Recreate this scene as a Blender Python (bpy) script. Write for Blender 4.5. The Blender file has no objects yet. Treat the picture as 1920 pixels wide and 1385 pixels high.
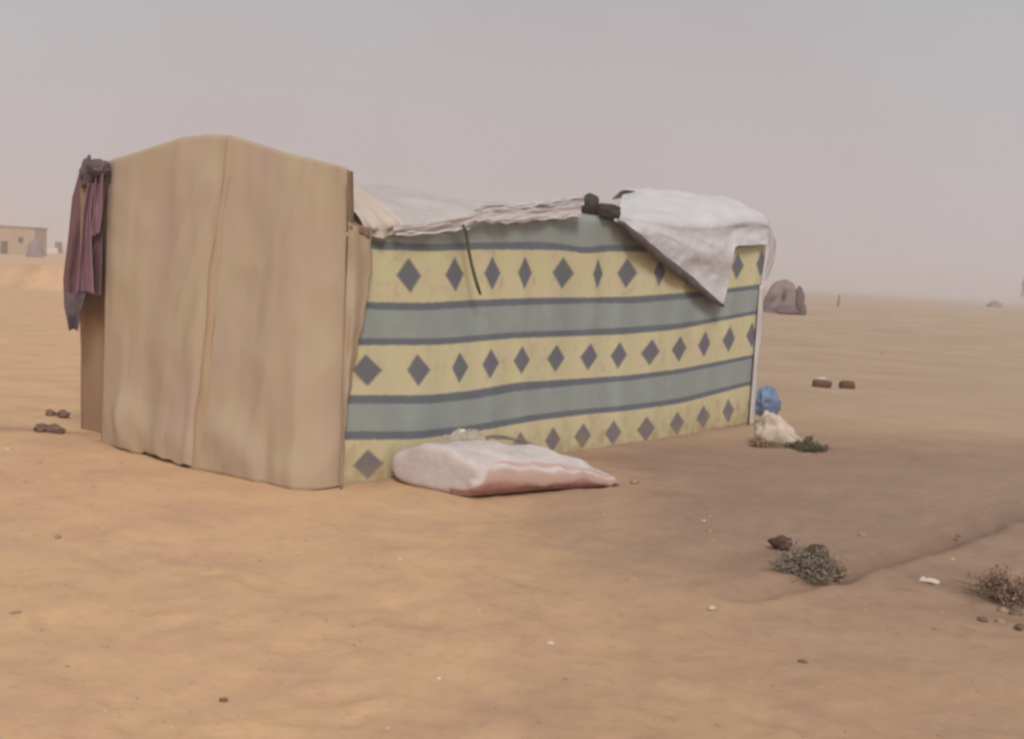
import bpy, math, random
import numpy as np
from mathutils import Vector, Matrix

random.seed(7)
rng = np.random.default_rng(7)
SC = bpy.context.scene
COL = SC.collection

# ------------------------------------------------------------------ camera
FPX, W0, H0 = 2200.0, 1920.0, 1385.0
CAM_H = 1.5
ROLL = math.radians(3.32)
PITCH = math.radians(4.85)
Fw = np.array([0, math.cos(PITCH), -math.sin(PITCH)])
R0 = np.array([1.0, 0, 0])
U0 = np.array([0, math.sin(PITCH), math.cos(PITCH)])
Rc = math.cos(ROLL) * R0 + math.sin(ROLL) * U0
Uc = -math.sin(ROLL) * R0 + math.cos(ROLL) * U0
cam = bpy.data.cameras.new("camera")
cam.sensor_width = 36.0
cam.lens = FPX / W0 * 36.0
cam.clip_start = 0.05
cam.clip_end = 6000
cam_o = bpy.data.objects.new("camera", cam)
M = Matrix(((Rc[0], Uc[0], -Fw[0], 0), (Rc[1], Uc[1], -Fw[1], 0), (Rc[2], Uc[2], -Fw[2], CAM_H), (0, 0, 0, 1)))
cam_o.matrix_world = M
COL.objects.link(cam_o)
SC.camera = cam_o

# ------------------------------------------------------------------ world, sun, exposure
SUN_EL, SUN_AZ = math.radians(44), math.radians(171)     # azimuth from +Y, clockwise; the veiled sun stands behind the camera
world = bpy.data.worlds.new("World")
SC.world = world
world.use_nodes = True
nt = world.node_tree
nt.nodes.clear()
wo = nt.nodes.new("ShaderNodeOutputWorld")
bg = nt.nodes.new("ShaderNodeBackground")
sky = nt.nodes.new("ShaderNodeTexSky")
sky.sky_type = 'NISHITA'
sky.sun_disc = False
sky.sun_elevation = SUN_EL
sky.sun_rotation = SUN_AZ
sky.dust_density = 8.0
sky.air_density = 1.0
sky.ozone_density = 1.0
tc = nt.nodes.new("ShaderNodeTexCoord")
sep = nt.nodes.new("ShaderNodeSeparateXYZ")
nt.links.new(tc.outputs["Generated"], sep.inputs[0])
rmp = nt.nodes.new("ShaderNodeValToRGB")                   # veil of dust over the whole sky
DUST = 7.07
rmp.color_ramp.elements[0].position = 0.0
rmp.color_ramp.elements[0].color = (0.60, 0.525, 0.525, 1)
rmp.color_ramp.elements[1].position = 0.6
rmp.color_ramp.elements[1].color = (0.425, 0.44, 0.45, 1)
e = rmp.color_ramp.elements.new(0.22)
e.color = (0.495, 0.475, 0.48, 1)
nt.links.new(sep.outputs["Z"], rmp.inputs[0])
nz = nt.nodes.new("ShaderNodeTexNoise")
nz.inputs["Scale"].default_value = 2.2
nz.inputs["Detail"].default_value = 3
nt.links.new(tc.outputs["Generated"], nz.inputs["Vector"])
nr = nt.nodes.new("ShaderNodeMapRange")
nr.inputs[1].default_value = 0.3
nr.inputs[2].default_value = 0.7
nr.inputs[3].default_value = DUST * 0.96
nr.inputs[4].default_value = DUST * 1.05
nt.links.new(nz.outputs[0], nr.inputs[0])
sc1 = nt.nodes.new("ShaderNodeVectorMath")
sc1.operation = 'SCALE'
tint = nt.nodes.new("ShaderNodeValToRGB")
tint.color_ramp.elements[0].position = 0.38; tint.color_ramp.elements[0].color = (1.0, 0.968, 0.972, 1)
tint.color_ramp.elements[1].position = 0.62; tint.color_ramp.elements[1].color = (0.965, 0.99, 1.0, 1)
nt.links.new(nz.outputs[0], tint.inputs[0])
tm = nt.nodes.new("ShaderNodeVectorMath"); tm.operation = 'MULTIPLY'
nt.links.new(rmp.outputs[0], tm.inputs[0]); nt.links.new(tint.outputs[0], tm.inputs[1])
nt.links.new(tm.outputs[0], sc1.inputs[0])
nt.links.new(nr.outputs[0], sc1.inputs["Scale"])
mx = nt.nodes.new("ShaderNodeMix")
mx.data_type = 'RGBA'
mx.inputs[0].default_value = 0.93
nt.links.new(sky.outputs[0], mx.inputs[6])
nt.links.new(sc1.outputs[0], mx.inputs[7])
nt.links.new(mx.outputs[2], bg.inputs[0])
bg.inputs[1].default_value = 0.1
nt.links.new(bg.outputs[0], wo.inputs[0])

sun = bpy.data.lights.new("sun", 'SUN')
sun.energy = 1.5
sun.angle = math.radians(18)
sun.color = (1.0, 0.965, 0.93)
sun_o = bpy.data.objects.new("sun", sun)
sd = Vector((math.sin(SUN_AZ) * math.cos(SUN_EL), math.cos(SUN_AZ) * math.cos(SUN_EL), math.sin(SUN_EL)))
sun_o.rotation_euler = sd.to_track_quat('Z', 'Y').to_euler()
COL.objects.link(sun_o)

SC.view_settings.view_transform = 'Standard'
SC.view_settings.look = 'None'
SC.view_settings.exposure = 0.5
SC.view_settings.gamma = 1.0
SC.view_settings.use_curve_mapping = False
SC.render.engine = 'CYCLES'
SC.cycles.use_denoising = True
SC.cycles.max_bounces = 6
SC.cycles.volume_bounces = 1
SC.cycles.transparent_max_bounces = 8
SC.cycles.pixel_filter_type = 'BLACKMAN_HARRIS'
SC.cycles.filter_width = 2.8                                # the soft focus of a small phone lens

# ------------------------------------------------------------------ maths helpers
def ray(px, py):
    d = Fw + Rc * ((px - W0 / 2) / FPX) + Uc * (-(py - H0 / 2) / FPX)
    return d

def gp(px, py, z=0.0):
    d = ray(px, py)
    t = (z - CAM_H) / d[2]
    return np.array([d[0] * t, d[1] * t, z])

def on_plane(px, py, P0, d2, off=0.0):
    """point where the line of sight meets the vertical plane through P0 along d2, moved off metres towards the camera side"""
    n = np.array([d2[1], -d2[0], 0.0])
    P = np.array(P0) + n * off
    d = ray(px, py)
    C = np.array([0, 0, CAM_H])
    t = n.dot(P - C) / n.dot(d)
    return C + d * t

def _h(ix, iy, s):
    v = np.sin(ix * 127.1 + iy * 311.7 + s * 74.7) * 43758.5453
    return v - np.floor(v)

def vn(x, y, s=0):
    x = np.asarray(x, float); y = np.asarray(y, float)
    ix = np.floor(x); iy = np.floor(y)
    fx = x - ix; fy = y - iy
    fx = fx * fx * fx * (fx * (fx * 6 - 15) + 10); fy = fy * fy * fy * (fy * (fy * 6 - 15) + 10)
    a = _h(ix, iy, s); b = _h(ix + 1, iy, s); c = _h(ix, iy + 1, s); d = _h(ix + 1, iy + 1, s)
    return (a * (1 - fx) + b * fx) * (1 - fy) + (c * (1 - fx) + d * fx) * fy - 0.5

def fbm(x, y, s=0, o=4, g=0.5):
    r = 0; a = 1.0
    ca, sa = math.cos(0.6), math.sin(0.6)
    for k in range(o):
        r = r + a * vn(x, y, s + k * 13)
        x, y = (x * ca - y * sa) * 2.03 + 5.1, (x * sa + y * ca) * 2.03 - 3.7
        a *= g
    return r

def sm(x, a, b):
    t = np.clip((np.asarray(x, float) - a) / (b - a), 0, 1)
    return t * t * (3 - 2 * t)

def interp(pts, x):
    p = np.array(pts, float)
    return np.interp(x, p[:, 0], p[:, 1])

# ------------------------------------------------------------------ material helpers
def srgb(r, g, b, k=1.0):
    f = lambda c: ((c / 255) / 12.92 if c / 255 <= 0.04045 else ((c / 255 + 0.055) / 1.055) ** 2.4) * k
    return (f(r), f(g), f(b), 1)

def mat(name, c1, c2=None, scale=4.0, rough=0.9, bump=0.2, bscale=60.0, stretch=(1, 1, 1), detail=6, translucent=0.0, coord="Object", spec=0.2, dist=0.004, alpha=1.0):
    m = bpy.data.materials.new(name)
    m.use_nodes = True
    t = m.node_tree; t.nodes.clear()
    out = t.nodes.new("ShaderNodeOutputMaterial")
    p = t.nodes.new("ShaderNodeBsdfPrincipled")
    p.inputs["Roughness"].default_value = rough
    p.inputs["Specular IOR Level"].default_value = spec
    p.inputs["Alpha"].default_value = alpha
    co = t.nodes.new("ShaderNodeTexCoord")
    mp = t.nodes.new("ShaderNodeMapping")
    mp.inputs["Scale"].default_value = stretch
    t.links.new(co.outputs[coord], mp.inputs[0])
    n = t.nodes.new("ShaderNodeTexNoise")
    n.inputs["Scale"].default_value = scale
    n.inputs["Detail"].default_value = detail
    t.links.new(mp.outputs[0], n.inputs["Vector"])
    mr = t.nodes.new("ShaderNodeMapRange")
    mr.inputs[1].default_value = 0.3; mr.inputs[2].default_value = 0.7
    t.links.new(n.outputs[0], mr.inputs[0])
    mxx = t.nodes.new("ShaderNodeMix"); mxx.data_type = 'RGBA'
    mxx.inputs[6].default_value = c1
    mxx.inputs[7].default_value = c2 or c1
    t.links.new(mr.outputs[0], mxx.inputs[0])
    t.links.new(mxx.outputs[2], p.inputs["Base Color"])
    n2 = t.nodes.new("ShaderNodeTexNoise")
    n2.inputs["Scale"].default_value = bscale
    n2.inputs["Detail"].default_value = 5
    t.links.new(mp.outputs[0], n2.inputs["Vector"])
    b = t.nodes.new("ShaderNodeBump")
    b.inputs["Strength"].default_value = bump
    b.inputs["Distance"].default_value = dist
    t.links.new(n2.outputs[0], b.inputs["Height"])
    t.links.new(b.outputs[0], p.inputs["Normal"])
    if translucent > 0:
        tr = t.nodes.new("ShaderNodeBsdfTranslucent")
        t.links.new(mxx.outputs[2], tr.inputs[0])
        ms = t.nodes.new("ShaderNodeMixShader")
        ms.inputs[0].default_value = translucent
        t.links.new(p.outputs[0], ms.inputs[1]); t.links.new(tr.outputs[0], ms.inputs[2])
        t.links.new(ms.outputs[0], out.inputs[0])
    else:
        t.links.new(p.outputs[0], out.inputs[0])
    m["mixnode"] = mxx.name
    return m

# ------------------------------------------------------------------ object helpers
def link(o, parent=None):
    COL.objects.link(o)
    if parent is not None:
        o.parent = parent
        if parent.type == 'EMPTY':
            o.matrix_parent_inverse = parent.matrix_basis.inverted()
    return o

def tag(o, label=None, cat=None, group=None, kind=None):
    if label: o["label"] = label
    if cat: o["category"] = cat
    if group: o["group"] = group
    if kind: o["kind"] = kind
    return o

def thing(name, label, cat, loc, group=None):
    o = bpy.data.objects.new(name, None)
    o.empty_display_size = 0.1
    o.location = Vector(loc)
    COL.objects.link(o)
    return tag(o, label, cat, group)

def mesh_obj(name, verts, faces, m, parent=None, smooth=True, uvs=None, solid=0.0, subsurf=0):
    me = bpy.data.meshes.new(name)
    me.from_pydata([tuple(map(float, v)) for v in verts], [], faces)
    if uvs is not None:
        ul = me.uv_layers.new(name="UVMap")
        li = np.zeros(len(me.loops), dtype=np.int32)
        me.loops.foreach_get("vertex_index", li)
        ul.data.foreach_set("uv", np.asarray(uvs, float)[li].ravel())
    me.polygons.foreach_set("use_smooth", [smooth] * len(me.polygons))
    me.update()
    ms = m if isinstance(m, (list, tuple)) else [m]
    for k in ms: me.materials.append(k)
    o = bpy.data.objects.new(name, me)
    link(o, parent)
    if solid:
        s = o.modifiers.new("thickness", 'SOLIDIFY'); s.thickness = solid; s.offset = 0
    if subsurf:
        s = o.modifiers.new("smooth", 'SUBSURF'); s.levels = subsurf; s.render_levels = subsurf
    return o

def sheet(name, P, m, parent=None, uv=None, solid=0.004):
    """P: (rows, cols, 3) grid of points"""
    r, c = P.shape[:2]
    idx = np.arange(r * c).reshape(r, c)
    f = np.stack([idx[:-1, :-1], idx[:-1, 1:], idx[1:, 1:], idx[1:, :-1]], -1).reshape(-1, 4).tolist()
    if uv is None:
        a, b = np.meshgrid(np.linspace(0, 1, c), np.linspace(0, 1, r))
        uv = np.stack([a, b], -1)
    return mesh_obj(name, P.reshape(-1, 3), f, m, parent, True, uv.reshape(-1, 2), solid)

def tube_data(pts, radii, seg=8, V=None, F=None):
    V = [] if V is None else V; F = [] if F is None else F
    pts = [np.array(p, float) for p in pts]
    base0 = len(V)
    for i, p in enumerate(pts):
        d = pts[min(i + 1, len(pts) - 1)] - pts[max(i - 1, 0)]
        d = d / (np.linalg.norm(d) + 1e-9)
        a = np.cross(d, [0, 0, 1.0]) if abs(d[2]) < 0.9 else np.cross(d, [1.0, 0, 0])
        a /= np.linalg.norm(a); b = np.cross(d, a)
        r = radii[i] if hasattr(radii, '__len__') else radii
        for k in range(seg):
            t = 2 * math.pi * k / seg
            V.append(p + a * math.cos(t) * r + b * math.sin(t) * r)
    for i in range(len(pts) - 1):
        for k in range(seg):
            q = base0 + i * seg
            F.append((q + k, q + (k + 1) % seg, q + seg + (k + 1) % seg, q + seg + k))
    F.append(tuple(base0 + k for k in range(seg))[::-1])
    F.append(tuple(base0 + (len(pts) - 1) * seg + k for k in range(seg)))
    return V, F

# ------------------------------------------------------------------ where the tent stands
C0 = gp(640, 915)                # near corner
C1 = gp(1405, 797)               # far right corner
CL = gp(190, 832)                # left end of the front
D2 = (C1 - C0); LEN = np.linalg.norm(D2); D2 = D2 / LEN           # along the striped side
D1 = (CL - C0); WID = np.linalg.norm(D1); D1 = D1 / WID           # along the canvas front
N2 = np.array([D2[1], -D2[0], 0.0])                                # out of the striped side
N1 = np.array([-D1[1], D1[0], 0.0])                                # out of the front
if N1.dot(C0) > 0: N1 = -N1
print("tent", C0, C1, CL, LEN, WID)

# ------------------------------------------------------------------ ground
RUT = np.array([gp(*p)[:2] for p in [(1380, 1128), (1470, 1105), (1580, 1088), (1640, 1058), (1720, 1034), (1830, 998), (1920, 962), (2100, 900)]])
FEET = []
for _ in range(90):
    d = 3.4 * (1.35 ** rng.uniform(0, 4.6)); a = rng.uniform(-0.55, 0.55)
    FEET.append((d * math.tan(a), d, rng.uniform(0, math.pi), rng.uniform(0.8, 1.15)))
MOUNDS = [(gp(-80, 530)[:2] + [0, 0], 4.0, 1.2, 0.75), (gp(95, 545)[:2] + [0.6, 1], 2.2, 1.1, 0.8), (gp(120, 520)[:2] + [6, 8], 10.0, 4.0, 0.35),
          (gp(1700, 600)[:2], 14.0, 5.0, 0.35), (gp(1560, 585)[:2], 3.5, 1.2, 0.3)]

def seg_dist(x, y, line):
    best = np.full(np.shape(x), 1e9)
    for a, b in zip(line[:-1], line[1:]):
        ab = b - a; L2 = ab.dot(ab)
        t = np.clip(((x - a[0]) * ab[0] + (y - a[1]) * ab[1]) / L2, 0, 1)
        best = np.minimum(best, np.hypot(x - a[0] - t * ab[0], y - a[1] - t * ab[1]))
    return best

BASE_LINE = np.array([CL[:2], C0[:2], C1[:2]])

MATT_LINE = np.array([gp(732, 905)[:2], gp(890, 944)[:2], gp(1165, 914)[:2]])

def ground_z(x, y):
    x = np.asarray(x, float); y = np.asarray(y, float)
    r = np.hypot(x, y)
    near = 1 - sm(r, 18, 40)
    z = 0.050 * fbm(x * 0.55, y * 0.55, 1, 3) + 0.022 * fbm(x * 1.9, y * 1.9, 5, 3) * near
    z = z + 0.011 * fbm(x * 8, y * 8, 9, 3) * (1 - sm(r, 10, 18))
    z = z + 0.22 * fbm(x * 0.07, y * 0.07, 17, 3) * sm(r, 14, 40)
    z = z + 1.4 * fbm(x * 0.006, y * 0.006, 23, 3) * sm(r, 150, 700)
    for (c, sx, sy, h) in MOUNDS:
        z = z + h * np.exp(-((x - c[0]) / sx) ** 2 - ((y - c[1]) / sy) ** 2) * (1 + 0.5 * vn(x * 0.5, y * 0.5, 31))
    d = seg_dist(x, y, RUT) + 0.05 * vn(x * 3, y * 3, 41)
    z = z - 0.050 * np.exp(-(d / 0.07) ** 2) + 0.014 * np.exp(-((d - 0.15) / 0.06) ** 2)
    for (fx, fy, fa, fs) in FEET:
        dx = x - fx; dy = y - fy
        u = (dx * math.cos(fa) + dy * math.sin(fa)) / (0.13 * fs); v = (-dx * math.sin(fa) + dy * math.cos(fa)) / (0.06 * fs)
        q = u * u + v * v
        z = z - 0.016 * np.exp(-q * 1.2) + 0.006 * np.exp(-(np.sqrt(q) - 1.6) ** 2 * 5)
    db = seg_dist(x, y, BASE_LINE)                                  # sand drifted along the foot of the walls
    dm = seg_dist(x, y, MATT_LINE)
    z = z + 0.016 * np.exp(-(dm / 0.06) ** 2) * (0.9 + vn(x * 5, y * 5, 57))
    flat = np.exp(-(db / 0.5) ** 2)
    z = z * (1 - 0.75 * flat) + 0.02 * np.exp(-(db / 0.10) ** 2) * (0.6 + vn(x * 3, y * 3, 51))
    return z

def gz(x, y): return float(ground_z(np.array([x]), np.array([y]))[0])

def G(px, py):
    p = gp(px, py)
    for _ in range(4):
        p = gp(px, py, gz(p[0], p[1]))
    return p

ang = np.concatenate([np.linspace(-180, -40, 50, endpoint=False), np.linspace(-40, 40, 420), np.linspace(40, 180, 50)[1:]])
rad = np.concatenate([[0.3, 0.8, 1.3, 1.8, 2.2], 2.5 * 1.0115 ** np.arange(0, 560)])
rad = rad[rad < 2500]
rad = np.concatenate([rad, [3200, 4500]])
A, Rr = np.meshgrid(np.radians(ang), rad)
X = Rr * np.sin(A); Y = Rr * np.cos(A)
Z = ground_z(X, Y)
soil = bpy.data.materials.new("sandy_soil")
soil.use_nodes = True
t = soil.node_tree; t.nodes.clear()
def N(tp, **kw):
    n = t.nodes.new(tp)
    for k, v in kw.items(): setattr(n, k, v)
    return n
def mixc(fac, a, b):
    n = N("ShaderNodeMix", data_type='RGBA')
    for s, v in ((0, fac), (6, a), (7, b)):
        if isinstance(v, bpy.types.NodeSocket): t.links.new(v, n.inputs[s])
        else: n.inputs[s].default_value = v
    return n.outputs[2]
def mathn(op, a, b=None, c=None, clamp=False):
    n = N("ShaderNodeMath", operation=op, use_clamp=clamp)
    for i, v in enumerate((a, b, c)):
        if v is None: continue
        if isinstance(v, bpy.types.NodeSocket): t.links.new(v, n.inputs[i])
        else: n.inputs[i].default_value = v
    return n.outputs[0]
def noise(vec, scale, detail=5, rough=0.55):
    n = N("ShaderNodeTexNoise"); n.inputs["Scale"].default_value = scale; n.inputs["Detail"].default_value = detail
    n.inputs["Roughness"].default_value = rough
    t.links.new(vec, n.inputs["Vector"]); return n.outputs[0]
def mapr(v, a, b, c=0.0, d=1.0, smooth=True):
    n = N("ShaderNodeMapRange", interpolation_type='SMOOTHSTEP' if smooth else 'LINEAR')
    t.links.new(v, n.inputs[0])
    for i, q in enumerate((a, b, c, d)): n.inputs[i + 1].default_value = q
    return n.outputs[0]
out = N("ShaderNodeOutputMaterial"); P = N("ShaderNodeBsdfPrincipled")
P.inputs["Roughness"].default_value = 0.95; P.inputs["Specular IOR Level"].default_value = 0.1
geo = N("ShaderNodeNewGeometry"); sp = N("ShaderNodeSeparateXYZ")
t.links.new(geo.outputs["Position"], sp.inputs[0])
pos = geo.outputs["Position"]
n1 = noise(pos, 0.45, 4); n2 = noise(pos, 2.0, 6, 0.6); n3 = noise(pos, 14, 8, 0.7); n4 = noise(pos, 0.12, 4)
xs = mathn('ADD', sp.outputs["X"], mathn('MULTIPLY', mathn('SUBTRACT', n1, 0.5), 3.0))
xs = mathn('ADD', xs, mathn('MULTIPLY', mathn('SUBTRACT', n2, 0.5), 0.8))
mright = mapr(xs, -0.9, 1.5)
far = mapr(mathn('ADD', sp.outputs["Y"], mathn('MULTIPLY', mathn('SUBTRACT', n4, 0.5), 8.0)), 10.5, 15.0)
near2 = mapr(sp.outputs["Y"], 3.9, 7.5, 0.55, 1.0)
mdark = mathn('MULTIPLY', mathn('MULTIPLY', mright, near2), mathn('SUBTRACT', 1.0, far))
ochre = mixc(mapr(n2, 0.35, 0.7), srgb(209, 171, 131), srgb(197, 158, 127))
brown = mixc(mapr(n2, 0.35, 0.7), srgb(154, 126, 110), srgb(146, 119, 105))
c = mixc(mdark, ochre, brown)
farc = mixc(mapr(n1, 0.35, 0.65), srgb(172, 146, 120), srgb(182, 155, 133))
c = mixc(mathn('MULTIPLY', far, mapr(sp.outputs["X"], -6, 0)), c, farc)
c = mixc(mapr(n4, 0.4, 0.75, 0, 0.35), c, srgb(190, 165, 128))
c = mixc(mapr(n3, 0.5, 0.8, 0, 0.30), c, srgb(122, 94, 74))
c = mixc(mapr(n3, 0.5, 0.2, 0, 0.28), c, srgb(205, 178, 142))
vor = N("ShaderNodeTexVoronoi"); vor.inputs["Scale"].default_value = 22
t.links.new(pos, vor.inputs["Vector"])
speck = mapr(vor.outputs["Distance"], 0.10, 0.05, 0, 1)
vcol = N("ShaderNodeSeparateColor"); t.links.new(vor.outputs["Color"], vcol.inputs[0])
speck = mathn('MULTIPLY', speck, mapr(vcol.outputs[0], 0.90, 0.91, 0, 0.7))
c = mixc(speck, c, mixc(mapr(vcol.outputs[1], 0.49, 0.51), srgb(96, 74, 60), srgb(205, 185, 165)))
attr = N("ShaderNodeAttribute", attribute_name="soil_and_shade")  # mask of darker soil and of shade painted into the ground colour
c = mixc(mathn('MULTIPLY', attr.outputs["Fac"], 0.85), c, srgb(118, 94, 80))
t.links.new(c, P.inputs["Base Color"])
bmp = N("ShaderNodeBump"); bmp.inputs["Strength"].default_value = 0.55; bmp.inputs["Distance"].default_value = 0.02
hsum = mathn('ADD', mathn('MULTIPLY', n3, 0.7), mathn('MULTIPLY', noise(pos, 60, 4, 0.7), 0.35))
t.links.new(hsum, bmp.inputs["Height"]); t.links.new(bmp.outputs[0], P.inputs["Normal"])
t.links.new(P.outputs[0], out.inputs[0])
r_, c_ = X.shape
idx = np.arange(r_ * c_).reshape(r_, c_)
fq = np.stack([idx[:-1, :-1], idx[:-1, 1:], idx[1:, 1:], idx[1:, :-1]], -1).reshape(-1, 4)[:, ::-1]
me = bpy.data.meshes.new("ground")
me.vertices.add(r_ * c_); me.vertices.foreach_set("co", np.stack([X, Y, Z], -1).ravel())
me.loops.add(fq.size); me.loops.foreach_set("vertex_index", fq.ravel().astype(np.int32))
me.polygons.add(len(fq)); me.polygons.foreach_set("loop_start", np.arange(0, fq.size, 4, dtype=np.int32))
me.polygons.foreach_set("loop_total", np.full(len(fq), 4, dtype=np.int32))
me.update(); me.validate()
me.polygons.foreach_set("use_smooth", np.ones(len(me.polygons), dtype=bool))
me.materials.append(soil)
def soil_shade_mask(x, y):
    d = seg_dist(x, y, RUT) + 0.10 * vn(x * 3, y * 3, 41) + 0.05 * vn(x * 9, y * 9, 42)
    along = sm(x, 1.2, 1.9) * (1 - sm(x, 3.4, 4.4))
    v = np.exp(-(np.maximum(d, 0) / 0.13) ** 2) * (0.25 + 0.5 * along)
    for (px, py, sx, sy, k) in ((1880, 1110, 0.34, 0.30, 0.8), (1500, 1060, 0.30, 0.35, 0.55), (1900, 1165, 0.25, 0.15, 0.5), (85, 533, 1.5, 3.2, 0.85), (10, 527, 1.6, 1.6, 0.7), (60, 812, 0.8, 0.10, 0.6), (1110, 860, 0.6, 0.25, 0.4), (1620, 583, 2.6, 0.9, 0.5)):  # dirt patches, plus painted shade: left mound slopes, shadow line left of tent
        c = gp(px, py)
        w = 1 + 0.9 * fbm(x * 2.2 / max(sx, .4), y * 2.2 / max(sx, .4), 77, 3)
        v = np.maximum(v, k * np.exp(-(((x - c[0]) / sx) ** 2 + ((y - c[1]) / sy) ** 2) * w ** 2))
    db = seg_dist(x, y, BASE_LINE)                                   # contact shade painted along the foot of the walls
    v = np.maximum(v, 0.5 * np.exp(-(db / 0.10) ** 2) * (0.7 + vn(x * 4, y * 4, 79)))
    return np.clip(v, 0, 1)
at_ = me.attributes.new("soil_and_shade", 'FLOAT', 'POINT')
at_.data.foreach_set("value", soil_shade_mask(X, Y).ravel().astype(np.float32))
tag(link(bpy.data.objects.new("ground", me)), kind="structure")
z0 = gz(0, 0)

# ------------------------------------------------------------------ haze
hz = bpy.data.materials.new("dusty_air"); hz.use_nodes = True
ht = hz.node_tree; ht.nodes.clear()
ho = ht.nodes.new("ShaderNodeOutputMaterial"); hv = ht.nodes.new("ShaderNodeVolumePrincipled")
hv.inputs["Color"].default_value = (0.96, 0.92, 0.93, 1)
hv.inputs["Density"].default_value = 0.0034
hv.inputs["Anisotropy"].default_value = 0.2
ht.links.new(hv.outputs[0], ho.inputs["Volume"])
S, z_lo, z_hi = 4700, -4.0, 8.0
hv_ = [(x, y, z) for z in (z_lo, z_hi) for x, y in ((-S, -S), (S, -S), (S, S), (-S, S))]
haze = mesh_obj("haze", hv_, [(0, 3, 2, 1), (4, 5, 6, 7), (0, 1, 5, 4), (1, 2, 6, 5), (2, 3, 7, 6), (3, 0, 4, 7)], hz, smooth=False)
tag(haze, kind="stuff")

# ------------------------------------------------------------------ tent
canvas = mat("beige_canvas", srgb(186, 167, 139), srgb(184, 161, 143), scale=3.4, stretch=(1, 1, 0.45), bump=0.25, bscale=160, dist=0.002, translucent=0.12)
canvas_d = mat("stained_canvas", srgb(152, 124, 100), srgb(162, 136, 112), scale=3, bump=0.25, bscale=140, dist=0.002)
canvas_edge = mat("dark_canvas_edge", srgb(128, 108, 90), srgb(144, 118, 100), scale=9, bump=0.25)
seam_m = mat("seam_canvas", srgb(166, 140, 114), srgb(172, 148, 124), scale=5, stretch=(1, 1, 0.3), bump=0.2)
plastic = mat("pale_plastic_sheeting", srgb(226, 216, 213), srgb(214, 207, 202), scale=3, rough=0.6, bump=0.5, bscale=14, dist=0.02, translucent=0.35, spec=0.4)
pinkcloth = mat("pinkish_cloth", srgb(198, 182, 172), srgb(184, 170, 156), scale=9, bump=0.4, bscale=25, dist=0.01)
whitecloth = mat("white_cloth", srgb(228, 220, 216), srgb(218, 210, 206), scale=5, bump=0.3, bscale=40, translucent=0.2)

tent = thing("tent", "patchwork shelter with tall beige canvas front and long striped wall", "tent", (C0 + C1 + CL) / 3)

# front: two canvas panels either side of a seam
top_l = [(203, 303), (280, 280), (353, 257), (392, 252), (431, 254)]
top_r = [(431, 254), (447, 258), (547, 289), (600, 301), (653, 315)]
base_l = [(190, 834), (225, 846), (262, 852), (310, 866), (365, 881)]
base_r = [(365, 881), (430, 893), (480, 904), (550, 917), (600, 919), (640, 917)]

def front_panel(name, tops, bases, xa_t, xb_t, xa_b, xb_b, side, seed):
    nc, nr = 70, 80
    Pm = np.zeros((nr, nc, 3))
    for j in range(nc):
        s = j / (nc - 1)
        xt = xa_t + (xb_t - xa_t) * s; xb = xa_b + (xb_b - xa_b) * s
        T = on_plane(xt, interp(tops, xt), C0, D1)
        B = gp(xb, interp(bases, xb), 0.0)
        for i in range(nr):
            q = i / (nr - 1)
            Pm[i, j] = B * (1 - q) + T * q
    Pm = np.array(Pm)
    a, b = np.meshgrid(np.linspace(0, 1, nc), np.linspace(0, 1, nr))
    edge = np.minimum(np.minimum(a, 1 - a) * 8, 1)
    along = (Pm - C0) @ D1
    bul = 0.042 * fbm(along * 2.2 + 3 * seed, b * 1.6, seed, 3) + 0.008 * fbm(along * 7, b * 3.0, seed + 5, 3)
    bul = bul + 0.028 * fbm(along * 1.7 - b * 2.2, b * 2.6 + along * 0.8, seed + 8, 3) + 0.006 * (1 - np.abs(vn(along * 5 + b * 3, b * 4, seed + 9)) * 4)
    # loose bottom hem: short billows pulled in at the ground
    low = np.exp(-((b - 0.07) / 0.07) ** 2)
    bul = bul + low * (0.07 * np.abs(vn(along * 3.1, b * 3 + seed, seed + 11)) + 0.03 * vn(along * 9, b * 9, seed + 14))
    bul = bul + 0.035 * np.exp(-((b - 0.13) / 0.06) ** 2 - ((a - (0.25 if side == "l" else 0.2)) / 0.16) ** 2)
    bul = bul + 0.05 * np.sin(np.pi * np.clip(a, 0, 1)) * (1 - b) ** 2 * b * 3
    to_seam = (1 - a) if side == 'l' else a                           # both long edges are fixed: to the seam and to the corner
    bul = bul * (0.12 + 0.88 * sm(to_seam, 0.0, 0.10)) * (0.25 + 0.75 * sm(1 - to_seam, 0.0, 0.08))
    Pm = Pm + N1 * bul[..., None]
    gzb = ground_z(Pm[0, :, 0], Pm[0, :, 1])
    lift = 0.13 * np.clip(vn(along[0] * 3.3, 0.5, seed + 31) + 0.4 * vn(along[0] * 11, 0.5, seed + 33) - 0.02, 0, 1)
    Pm[0, :, 2] = gzb - 0.012 + lift
    Pm[1, :, 2] = np.maximum(Pm[1, :, 2], Pm[0, :, 2] + 0.01)
    return sheet(name, Pm, canvas, tent)

front_panel("canvas_panel", top_l, base_l, 203, 431, 190, 365, 'l', 3)
front_panel("canvas_panel", top_r, base_r, 431, 653, 365, 640, 'r', 6)

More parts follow.
